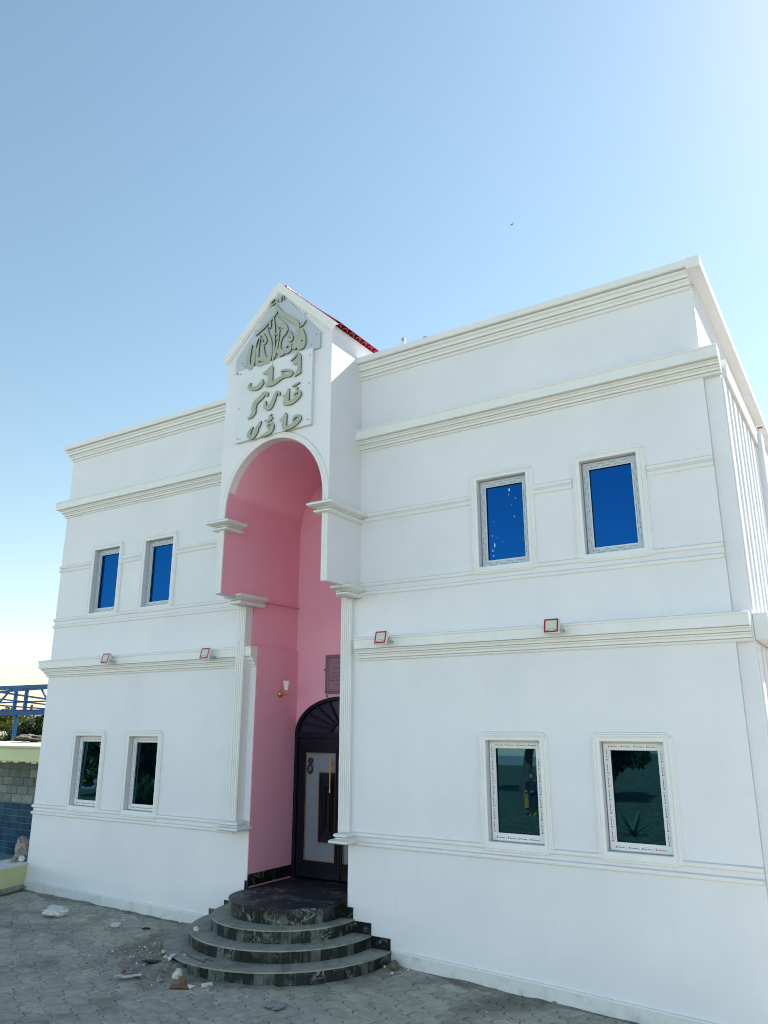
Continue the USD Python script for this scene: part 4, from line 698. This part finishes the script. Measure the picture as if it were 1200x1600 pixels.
for k in range(-130, 60):
    sh = (k % 2)*PL/2 + PL*.25*((k//2) % 2)
    for i in range(-70, 70):
        cx_, cy_ = (i+.5)*PL+sh, (k+.5)*PW
        wx, wy = ct*cx_-sn*cy_, sn*cx_+ct*cy_
        if not (-8.4 < wx < 8.5 and -11.9 < wy < .06): continue
        if wx < -7.32+.33*(-wy)*0 and wx < -7.3: continue
        if math.hypot((wx-SC)/1.40, (min(wy-SY, 0))/1.38) < 1 and abs(wx-SC) < 1.4: continue
        o = paver_outline(i, k, sh); o = np.stack([ct*o[:, 0]-sn*o[:, 1], sn*o[:, 0]+ct*o[:, 1]], 1)
        c = o.mean(0); o1 = c+(o-c)*.952; o2 = c+(o-c)*.918
        dz = rng.normal(0, .0022); tx, ty = rng.normal(0, .008, 2)
        def Z(p, d): return gz(p[:, 0]) + dz + d + (p[:, 0]-c[0])*tx + (p[:, 1]-c[1])*ty
        n = len(o); V = np.vstack([np.c_[o1, Z(o1, -.03)], np.c_[o1, Z(o1, -.012)], np.c_[o2, Z(o2, 0)], [[*c, float(Z(c[None], .001)[0])]]])
        F = []
        for q in range(n):
            r = (q+1) % n
            F += [(q, r, n+r), (q, n+r, n+q), (n+q, n+r, 2*n+r), (n+q, 2*n+r, 2*n+q), (2*n+q, 2*n+r, 3*n)]
        s2, zd = proj([*c, gz(c[0])]); vis = -12 < s2[0] < 780 and s2[1] < 1036 and zd > 0
        hidden = (abs(c[0]-SC) < 2.2 and c[1] > -.6 and c[0] > SC) and c[0] < .2
        items.append((zd if vis and not hidden else 1e9, V, F, int(rng.choice(4, p=[.34, .34, .2, .12]))))
items.sort(key=lambda t: t[0])
rest = {0: [], 1: [], 2: [], 3: []}
for q, (zd, V, F, mi) in enumerate(items):
    if q < 300 and zd < 1e8: obj('paver', (V, np.array(F)), pv[mi], pav, smooth=False)
    else: rest[mi].append(trimesh.Trimesh(V, F, process=False))
for mi, ms in rest.items():
    if ms: obj('paver_field', cat_(*ms), pv[mi], pav, smooth=False, kind='stuff')
# dirt drifting over the pavers: along the wall foot and round the steps
def dirt_h(X, Y):
    f = meshkit.fbm(np.stack([X*3.2, Y*3.2, X*0+3], 1), 5, 2)-.5; g2 = meshkit.fbm(np.stack([X*.9, Y*.9, X*0+9], 1), 3, 5)-.5
    rs = np.hypot((X-SC)/1.57, np.minimum(Y-SY, 0)/1.55)
    near = np.exp(-np.clip(rs-1, 0, 9)/.16)*.042*(1+.9*(X < SC-.2)-.55*(X > SC+.9)); foot = np.exp(Y/.11)*.042
    pile = .05*np.exp(-((X+2.7)**2+(Y+1.15)**2)/.22) + .035*np.exp(-((X+1.9)**2+(Y+1.75)**2)/.12)
    return gz(X) - .020 + near + foot + pile + f*.045 + g2*.02
obj('dirt', grid(-7.3, 4.9, -3.6, 0.0, 300, 100, dirt_h), dirt_m, smooth=True, kind='stuff', label='loose brown dirt along the wall foot and round the steps', cat='dirt')
def surf(x, y): return float(max(gz(x), dirt_h(np.array([x]), np.array([y]))[0]))
# grit
rng = np.random.default_rng(19); gr = [[], [], []]
for q in range(600):
    if q < 400: x, y = rng.normal(-2.3, .48), rng.normal(-1.55, .36)
    elif q < 500: x, y = rng.uniform(-6.8, 4), -abs(rng.normal(.03, .06))-.03
    else: x, y = rng.uniform(-6, 3), rng.uniform(-3.4, -.2)
    if math.hypot((x-SC)/1.57, min(y-SY, 0)/1.55) < 1 or y > -.03: continue
    s = abs(rng.normal(0, .008))+.003
    m = trimesh.creation.icosphere(0, s); m.vertices *= rng.uniform(.5, 1.3, 3); m.vertices += rng.normal(0, s*.18, m.vertices.shape); m.apply_translation([x, y, surf(x, y)+s*.3]); gr[int(rng.choice(3, p=[.2, .5, .3]))].append(m)
for ms, m_, n_ in zip(gr, (paper_m, rubble_m, stone_m), ('pale', 'grey', 'brown')):
    obj('grit', cat_(*ms), m_, smooth=False, kind='stuff', label=f'scattered {n_} grit and chips on the pavers', cat='grit')
# ================================================================ litter
def crumple(s, seed, amp=.35, sub=3, freq=2.2):
    m = trimesh.creation.icosphere(sub, 1.0); v = m.vertices
    d = meshkit.fbm(v*freq+seed*7.3, 4, seed)-.5; rd = np.abs(meshkit.fbm(v*freq*2+seed*3.1, 3, seed+5)-.5)
    m.vertices = v*(1+amp*2*d-amp*1.6*rd)[:, None]*np.array(s); m.vertices[:, 2] -= m.vertices[:, 2].min(); return m
def litter(name, mesh, m, x, y, rz, label, cat, smooth=40, group=None):
    mesh.apply_transform(trimesh.transformations.rotation_matrix(math.radians(rz), [0, 0, 1])); mesh.apply_translation([x, y, surf(x, y)-.004])
    return obj(name, mesh, m, None, smooth, label, cat, group)
litter('plastic_bag', crumple((.19, .10, .075), 3, .5), bag_m, -5.243, -.85, 32, 'crumpled white plastic bag lying alone on the pavers at the left', 'plastic bag')
litter('paper_scrap', crumple((.075, .04, .03), 6, .6), paper_m, -4.0, -.72, 40, 'small crumpled pale paper between the plastic bag and the steps', 'paper')
def sheet(w, h, seed, amp, n=12):
    g_ = grid(-w/2, w/2, -h/2, h/2, n, n, lambda X, Y: .012+amp*(meshkit.fbm(np.stack([X/w*3, Y/h*2, X*0+seed], 1), 3, seed)))
    top = g_.copy(); bot = g_.copy(); bot.vertices[:, 2] -= .003; bot.invert(); return cat_(top, bot)
litter('paper_strip', sheet(.30, .10, 4, .05), paper_m, -2.0, -2.16, 45, 'long flat whitish paper strip on the pavers left of the cardboard', 'paper')
litter('cardboard', sheet(.24, .15, 8, .02), card_m, -1.27, -2.03, 30, 'flat reddish brown cardboard piece in front of the steps', 'cardboard', smooth=False)
litter('brown_stone', crumple((.06, .05, .05), 9, .5, 2), stone_m, .40, -.16, 20, 'small brown stone at the right end of the lowest step', 'stone', 25)
litter('cement_lump', crumple((.12, .10, .025), 12, .4), foam_m, .02, -1.92, 0, 'flat grey smear of dried cement on the pavers before the steps', 'cement')
rub = [(-1.50, -1.86, .085, .05, .07, 'largest grey rubble chunk standing against the lowest step', paper_m), (-1.36, -1.93, .05, .04, .045, 'brown edged rubble chunk beside the cardboard', stone_m), (-1.72, -1.83, .08, .045, .03, 'flat grey rubble slab left of the largest chunk', rubble_m),
       (-1.88, -1.62, .10, .04, .035, 'long pale rubble piece in the dark dirt beside the steps', paper_m), (-2.02, -1.58, .04, .03, .025, 'round white pebble in the dark dirt beside the steps', paper_m),
       (-1.80, -1.50, .06, .05, .04, 'pinkish rubble lump touching the side of the lowest step', rubble_m), (-1.02, -1.86, .07, .04, .03, 'pale rubble chip right of the cardboard', paper_m), (-.93, -1.93, .05, .035, .03, 'dark rubble chip right of the cardboard', rubble_m)]
def shard(s, seed):
    r = np.random.default_rng(seed); v = r.uniform(-1, 1, (13, 3)); v /= np.maximum(np.abs(v).max(1)[:, None], .75); v *= np.array(s)
    m = trimesh.convex.convex_hull(v); m.vertices[:, 2] -= m.vertices[:, 2].min(); return m
rub += [(-2.25, -1.40, .05, .03, .025, 'flat pale chip at the left edge of the dirt heap', paper_m), (-1.62, -2.02, .06, .03, .02, 'thin pale chip between the paper strip and the cardboard', rubble_m), (-2.45, -1.05, .045, .035, .02, 'grey chip at the back of the dirt heap beside the steps', rubble_m), (-1.15, -1.99, .035, .03, .025, 'small pale chip touching the right edge of the cardboard', paper_m)]
for q, (x, y, a, b, c, lab, m_) in enumerate(rub): litter('rubble', shard((a, b, c), 20+q), m_, x, y, 40*q, lab, 'rubble', False, 'rubble beside the steps')
litter('rag', crumple((.13, .05, .018), 31, .6), wire_m, -2.12, -1.68, 25, 'dark flattened rag in the dirt left of the steps', 'rag')
litter('black_scrap', crumple((.06, .025, .015), 33, .6), wire_m, -3.55, -.55, 30, 'small black scrap near the wall left of the steps', 'scrap')
w_ = crumple((.04, .03, .03), 36, .7, 2); w_.apply_translation([-2.05, -1.06, HS[1]-.002-.0]); 
obj('wrapper', w_, bag_m, None, 30, 'tiny white crumpled wrapper on the second step', 'wrapper')
obj('loose_wire', polytube([(-1.95, -1.38, HS[0]+.006), (-1.8, -1.49, HS[0]+.02), (-1.6, -1.55, HS[0]+.007), (-1.35, -1.60, HS[0]+.007), (-1.42, -1.52, HS[0]+.012), (-1.30, -1.50, HS[0]+.006)], .004, 6), wire_m, None, 30, 'thin black bent wire lying on the lowest step', 'wire')
# ================================================================ left: low wall, tank shed, steel frame, trees
lowall = thing('low_wall', 'pale yellow low wall with white ledge running forward from the left house corner', 'wall')
d0 = np.array([.22, -.975]); d0 /= np.linalg.norm(d0); n0 = np.array([-d0[1], d0[0]])*-1
A0 = np.array([-7.335, .10])
def wallquad(a, b, off0, off1):
    return Polygon([A0+d0*a+n0*off0, A0+d0*b+n0*off0, A0+d0*b+n0*off1, A0+d0*a+n0*off1])
obj('wall_body', flat(wallquad(0, 3.6, 0, .52), .10, .465), yellow, lowall)
obj('wall_foot', flat(wallquad(-.02, 3.6, .02, .50), -.25, .099), rubble_m, lowall)
obj('ledge', flat(wallquad(-.01, 3.62, -.012, .56), .4655, .50), plinthw, lowall)
e_ = crumple((.10, .5, .05), 51, .5); e_.apply_transform(trimesh.transformations.rotation_matrix(math.radians(13), [0, 0, 1])); e_.apply_translation([-7.26, -.35, .055])
obj('broken_edge', e_, rubble_m, lowall, smooth=40)
shed = thing('tank_shed', 'open pale yellow slab roof over a blue tiled and block back wall at far left', 'shed')
TX0, TX1 = -15.0, -7.75
obj('roof_slab', cbx(TX0, TX1, 1.2, 9.0, 2.09, 2.36, .008), yellow, shed)
obj('slab_edge', cbx(TX0-.02, TX1+.02, 1.14, 9.02, 2.3605, 2.405, .006), mat('slab_edge', (.50, .50, .38), .7), shed)
obj('ragged_plaster', cat_(*[bx(TX0+k*.21, TX0+k*.21+.16, 1.19, 1.26, 2.085-(k*37 % 5)*.007, 2.092) for k in range(34)]), yellow, shed, smooth=False)
obj('back_wall', bx(TX0, TX1, 2.13, 2.35, -.2, 2.088), mortar, shed)
obj('side_post', cbx(TX1-.25, TX1, 1.4, 1.65, -.2, 2.088, .006), yellow, shed)
obj('basin_floor', bx(TX0, TX1+.3, -3.5, 2.129, -.1, .035), mat('basin_floor', (.30, .42, .44), .4, (.22, .33, .36), 2.0), shed)
rng = random.Random(8)
for r in range(8):
    for c in range(16):
        x = -12.3+c*.268; z = .04+r*.136
        if x > TX1-.27: continue
        obj('tile', cbx(x+.004, x+.264, 2.108+rng.uniform(-.003, .003), 2.131, z+.004, z+.132, .003), tiles[rng.choice([0, 0, 1, 1, 2])], shed, smooth=False)
obj('tile_grout', bx(-12.31, TX1-.02, 2.118, 2.132, .036, 1.132), grout, shed)
for r in range(4):
    for c in range(12):
        x = -12.5+c*.40+(r % 2)*.2; z = 1.14+r*.183
        if x > TX1-.4: continue
        obj('block', cbx(x+.007, x+.392, 2.105+rng.uniform(-.008, .006), 2.14, z+.007, z+.174, .006), blocks[rng.choice([0, 1, 1, 2])], shed, smooth=False)
obj('water_pipe', tube((-9.25, 2.06, 1.02), (-8.35, 2.06, 1.0), .016), paper_m, shed)
# things on ledge and roof
sk = crumple((.16, .13, .20), 61, .45); sk.apply_translation([-7.52, .02, .498]); obj('debris_sack', sk, sack_m, None, 40, 'brown torn debris sack standing on the ledge by the house corner', 'sack')
for q, (x, y, s, lab) in enumerate(((-7.42, -.06, .07, 'pale stone in front of the debris sack on the ledge'), (-7.44, .06, .06, 'grey stone between the sack and the white house corner'), (-7.50, -.16, .06, 'dark stone at the foot of the debris sack'))):
    m = crumple((s, s*.8, s*.8), 70+q, .4, 2); m.apply_translation([x, y, .498]); obj('ledge_stone', m, (paper_m, rubble_m, sack_m)[q], None, 25, lab, 'stone', 'stones on the ledge')
obj('plank', bar((-7.62, .22, .50), (-7.46, .16, 1.02), .07, .02), dust_wood, None, False, 'grey wooden offcut leaning behind the debris sack', 'plank')
hp = crumple((.55, .4, .10), 81, .5); hp.apply_translation([-13.0, 3.6, 2.40]); obj('rubble_heap', hp, dust_wood, None, 40, 'low heap of brown rubble on the yellow slab roof', 'rubble')
for q, (x0, y0, x1, y1, z, lab) in enumerate(((-18.5, 5.2, -13.6, 5.0, .06, 'long weathered timber lying on the slab roof in front of the steel frame'), (-17.0, 4.2, -14.6, 4.5, .05, 'shorter weathered timber on the slab roof at far left'), (-15.4, 5.6, -12.9, 5.9, .16, 'pale timber stacked behind the rubble heap on the slab roof'))):
    if x0 < TX0: x0 = TX0+.2
    obj('timber', bar((x0, y0, 2.405+z), (x1, y1, 2.405+z), .16, .10), dust_wood, None, False, lab, 'timber', 'timbers on the slab roof')
sf = thing('steel_frame', 'bright blue welded steel roof frame standing behind the yellow slab roof', 'steel frame')
FY = 8.0
def fb(name, a, b, w=.07, y0=FY, y1=None, h=None): obj(name, bar((a[0], y0, a[1]), (b[0], y0 if y1 is None else y1, b[1]), w, h or w), bluepaint, sf, smooth=False)
obj('main_beam', cat_(bx(-24, -15, FY-.04, FY+.04, 3.19, 3.37), bx(-24, -15, FY-.09, FY+.09, 3.352, 3.375), bx(-24, -15, FY-.09, FY+.09, 3.185, 3.208)), bluepaint, sf, smooth=False)
for px in (-20.72, -16.6, -23.6): obj('post', cbx(px-.055, px+.055, FY-.055, FY+.055, -.2, 3.185, .006), bluepaint, sf)
for x0, z0, x1, z1, w in ((-24, 4.19, -15, 4.17, .11), (-24, 3.99, -15, 4.20, .075), (-22.2, 4.05, -15, 3.30, .06), (-24, 3.62, -15, 3.68, .05), (-24, 3.95, -15, 3.0+.2, .05), (-24, 3.66, -18.5, 3.36, .05)):
    fb('truss_bar', (x0, z0), (x1, z1), w)
for x, z0, z1, w in ((-20.9, 3.36, 4.02, .10), (-20.26, 3.36, 4.2, .10), (-19.86, 3.36, 3.54, .06), (-17.4, 3.36, 4.1, .09), (-22.8, 3.36, 4.1, .09)): fb('strut', (x, z0), (x, z1), w)
for a, b in (((-19.46, 4.14), (-18.7, 3.40)), ((-21.2, 4.14), (-22.2, 3.40)), ((-16.8, 4.1), (-16.0, 3.4))): fb('brace', a, b, .055)
for x in (-23, -20.5, -18, -15.5): obj('purlin', bar((x, FY, 4.15), (x, FY+3.4, 4.35), .06, .08), bluepaint, sf, smooth=False)
obj('rear_beam', bar((-24, FY+3.4, 4.30), (-15, FY+3.4, 4.30), .08, .10), bluepaint, sf, smooth=False)
for px in (-23.6, -16.6): obj('post', cbx(px-.05, px+.05, FY+3.35, FY+3.45, -.2, 4.25, .006), bluepaint, sf)

def leafmat(name, c1, c2):
    N = {'i': ('geometry', {}), 'r': ('rgb_ramp', {'ramp': [(0, c1), (1, c2)]}), 'p': ('principled_bsdf', {'roughness': .5, 'specular_ior_level': .3}), 't': ('translucent_bsdf', {}), 'm': ('mix_closure', {'fac': .3})}
    return usdkit.material(stage, L+name, N, [('i.random_per_island', 'r.fac'), ('r.color', 'p.base_color'), ('r.color', 't.color'), ('p.BSDF', 'm.closure1'), ('t.BSDF', 'm.closure2')], surface='m.closure')
leafA = leafmat('leaf_yellow', (.10, .12, .02), (.24, .24, .05)); leafB = leafmat('leaf_dark', (.035, .055, .018), (.10, .115, .04)); bark = mat('bark', (.13, .10, .07), .9, (.08, .06, .045), 6, bump=.8)
def tree(x, y, h, rx, rz_, cz, seed, leaf, label, clumps=46, per=70, ls=.16, z0=-.1, lean=0.0, group=None):
    r = np.random.default_rng(seed); t = thing('tree', label, 'tree', (x, y, z0), 0, group)
    top = np.array([lean*h, .0, cz]); pts = [np.zeros(3), np.array([lean*h*.35, .05, cz*.4]), top*np.array([1, 1, .9])]
    parts = [tube(pts[0], pts[1], h*.035, 9, h*.027), tube(pts[1], pts[2], h*.027, 9, h*.012)]
    C = []
    for k in range(clumps):
        d = r.normal(size=3); d /= np.linalg.norm(d); rad = r.uniform(.35, 1.0)**.6
        c = top + d*np.array([rx, rx, rz_])*rad; c[2] = max(c[2], .25); C.append((c, r.uniform(.28, .5)*rx*.55))
        if k < 9: parts.append(tube(pts[1]+(pts[2]-pts[1])*r.uniform(.1, 1), c, h*.010, 5, h*.004))
    obj('trunk', cat_(*parts), bark, t)
    V = []; F = []; q = 0
    for c, cr in C:
        P = r.normal(size=(per, 3)); P /= np.linalg.norm(P, axis=1)[:, None]; P = c + P*(cr*r.uniform(.25, 1.0, (per, 1))**.5)*np.array([1, 1, .75])
        a = r.normal(size=(per, 3)); a /= np.linalg.norm(a, axis=1)[:, None]; b = np.cross(a, r.normal(size=(per, 3))); b /= np.linalg.norm(b, axis=1)[:, None]
        s = ls*r.uniform(.6, 1.3, (per, 1))
        V.append(np.stack([P-a*s, P+b*s*.45, P+a*s, P-b*s*.45], 1).reshape(-1, 3))
        k = np.arange(per)[:, None]*4+q; F.append(np.hstack([k, k+1, k+2])); F.append(np.hstack([k, k+2, k+3])); q += per*4
    obj('crown', (np.vstack(V), np.vstack(F)), leaf, t, smooth=False)
    return t
tree(-47.5, 23.5, 4.0, 2.6, 2.3, 1.3, 1, leafA, 'yellow green bushy tree at the left edge behind the steel post', 60, 120, .15)
tree(-44.2, 25.0, 4.0, 2.2, 2.3, 1.3, 2, leafB, 'dark green bushy tree between the steel post and the house', 60, 120, .14)
tree(-42.0, 23.0, 3.4, 2.0, 2.1, 1.2, 3, leafB, 'dark green tree right against the white house corner', 55, 120, .14)
tree(-51.5, 27.0, 4.2, 2.8, 2.2, 1.9, 4, leafA, 'yellow green tree farther left behind the others', 50, 110, .16)
tree(-46.0, 28.5, 4.3, 2.6, 2.1, 2.1, 6, leafA, 'pale green tree rising behind the dark trees', 55, 110, .15)
hv = grid(-900, 300, 330, 700, 90, 26, lambda X, Y: -1+np.clip((Y-330)/140, 0, 1)*(8+11*meshkit.fbm(np.stack([X*.012, Y*.012, X*0], 1), 5, 4)))
obj('hills', hv, hill_m, smooth=True, kind='structure', label='low hazy hills on the horizon')
# ================================================================ opposite side (mirrored in the windows)
tree(-10.5, -30, 8.5, 3.6, 2.2, 6.2, 11, leafB, 'leaning lawn tree mirrored in the left of the two right ground floor windows', 60, 90, .22, .0, .16)
tree(-3.8, -23, 4.4, 2.0, 1.5, 2.7, 12, leafB, 'bushy lawn tree mirrored in the rightmost ground floor window', 60, 90, .2, .0, -.05)
tree(-15.9, -10.5, 5.0, 1.9, 2.3, 2.6, 13, leafB, 'broad lawn tree mirrored in the left ground floor windows', 60, 90, .22)
tree(-36, -24, 5.5, 2.4, 2.0, 2.8, 14, leafA, 'yellow green lawn tree mirrored in the leftmost ground floor window', 60, 90, .22)
ag = thing('agave', 'spiky agave plant mirrored at the foot of the rightmost ground floor window', 'plant', (-.70, -14.6, .0))
agm = mat('agave_leaf', (.05, .085, .05), .5, (.08, .12, .06), 6)
for k in range(13):
    a = k*2.4; el = 1.15-.06*k; l = .98-.02*k; V = []; F = []
    for q in range(6):
        t = q/5; w = .05*(1-t)**.7*(1+.5*t)+.001
        c = np.array([l*t*math.cos(el+.0)*math.cos(a), l*t*math.cos(el)*math.sin(a), l*t*math.sin(el)-.12*t*t]); s = np.array([-math.sin(a), math.cos(a), 0])
        V += [c-s*w, c+np.array([0, 0, -.02*(1-t)]), c+s*w]
    for q in range(5):
        for e in (0, 1): i = q*3+e; F += [(i, i+1, i+4), (i, i+4, i+3)]
    obj('blade', (np.array(V), np.array(F)), agm, ag, smooth=True)
# person mirrored in the window
pe = thing('person', 'person in a dark robe with an orange shawl, mirrored in a window', 'person', (-6.35, -21, .12), 8)
skin = mat('skin', (.32, .19, .13), .5); robe = mat('dark_robe', (.018, .018, .024), .85); shawl = mat('orange_shawl', (.55, .22, .03), .8); yel = mat('yellow_trousers', (.50, .42, .05), .8)
J = {'hd': ((0, .02, 1.53), .10), 'hd2': ((0, .035, 1.47), .082), 'ch': ((0, .065, 1.425), .05), 'nk': ((0, -.005, 1.36), .055), 'ch1': ((0, 0, 1.22), .125), 'wa': ((0, 0, 1.0), .115), 'hp': ((0, 0, .86), .135)}
Bc = [('hd', 'hd2'), ('hd2', 'ch'), ('hd', 'nk'), ('nk', 'ch1'), ('ch1', 'wa'), ('wa', 'hp')]
ch = [(J[a], J[b]) for a, b in Bc]
for s in (-1, 1):
    sh_, el_, wr = ((s*.17, 0, 1.29), .062), ((s*.23, .02, 1.03), .045), ((s*.16, .20, .93), .03)
    ch += [(((0, 0, 1.30), .08), sh_), (sh_, el_), (el_, wr), (wr, ((s*.12, .27, .935), .034))]
    for f in range(4): ch.append((((s*.12+(f-1.5)*.018, .275, .935), .012), ((s*.11+(f-1.5)*.019, .335-.008*abs(f-1.5), .915), .008)))
    ch.append((((s*.105, .25, .945), .012), ((s*.07, .285, .955), .009)))
    kn, an = ((s*.095, .03, .47), .062), ((s*.09, 0, .09), .042)
    ch += [(((s*.09, 0, .84), .10), kn), (kn, an), (an, ((s*.095, .13, .035), .035))]
ch += [(((0, .115, 1.49), .014), ((0, .125, 1.465), .016))]
bm = man_tri(hullspheres(ch, 14)); body = obj('body', bm, skin, pe, smooth=60)
def shell_(rings, seg=28, seed=0):
    V = []; F = []
    for k, (z, a, b, cy) in enumerate(rings):
        for q in range(seg):
            t = 2*math.pi*q/seg; f = 1+.05*math.sin(5*t+k*.4+seed)*min(1, k*.2); V.append((a*f*math.cos(t), cy+b*f*math.sin(t), z))
    for k in range(len(rings)-1):
        for q in range(seg):
            r = (q+1) % seg; F += [(k*seg+q, (k+1)*seg+r, k*seg+r), (k*seg+q, (k+1)*seg+q, (k+1)*seg+r)]
    return trimesh.Trimesh(V, F, process=False)
obj('robe', shell_([(1.37, .075, .07, -.005), (1.32, .19, .10, 0), (1.22, .185, .15, 0), (1.0, .16, .15, 0), (.85, .19, .175, 0), (.6, .22, .19, .01), (.35, .25, .21, .01), (.26, .265, .22, .01)]), robe, body, smooth=60)
obj('hood', shell_([(1.645, .02, .02, -.01), (1.63, .07, .08, -.01), (1.57, .108, .115, -.005), (1.48, .105, .095, -.03), (1.38, .10, .09, -.03), (1.28, .16, .125, -.01)], 24), robe, body, smooth=60)
for s in (-1, 1):
    obj('sleeve', cat_(tube((s*.16, 0, 1.31), (s*.23, .02, 1.03), .078, 14, .068), tube((s*.23, .02, 1.03), (s*.165, .19, .935), .068, 14, .055)), robe, body, smooth=60)
    obj('trouser_leg', tube((s*.095, .02, .45), (s*.09, .0, .09), .085, 14, .075), yel, body, smooth=60)
    eye = trimesh.creation.icosphere(1, .012); eye.apply_translation([s*.034, .112, 1.525]); obj('eye', eye, black_m, body)
sw = shell_([(.98, .035, .10, .16), (.93, .055, .14, .16), (.7, .07, .13, .15), (.5, .09, .15, .14), (.34, .11, .17, .13)], 22, 2); sw.apply_translation([-.17, 0, 0]); obj('shawl', sw, shawl, body, smooth=60)
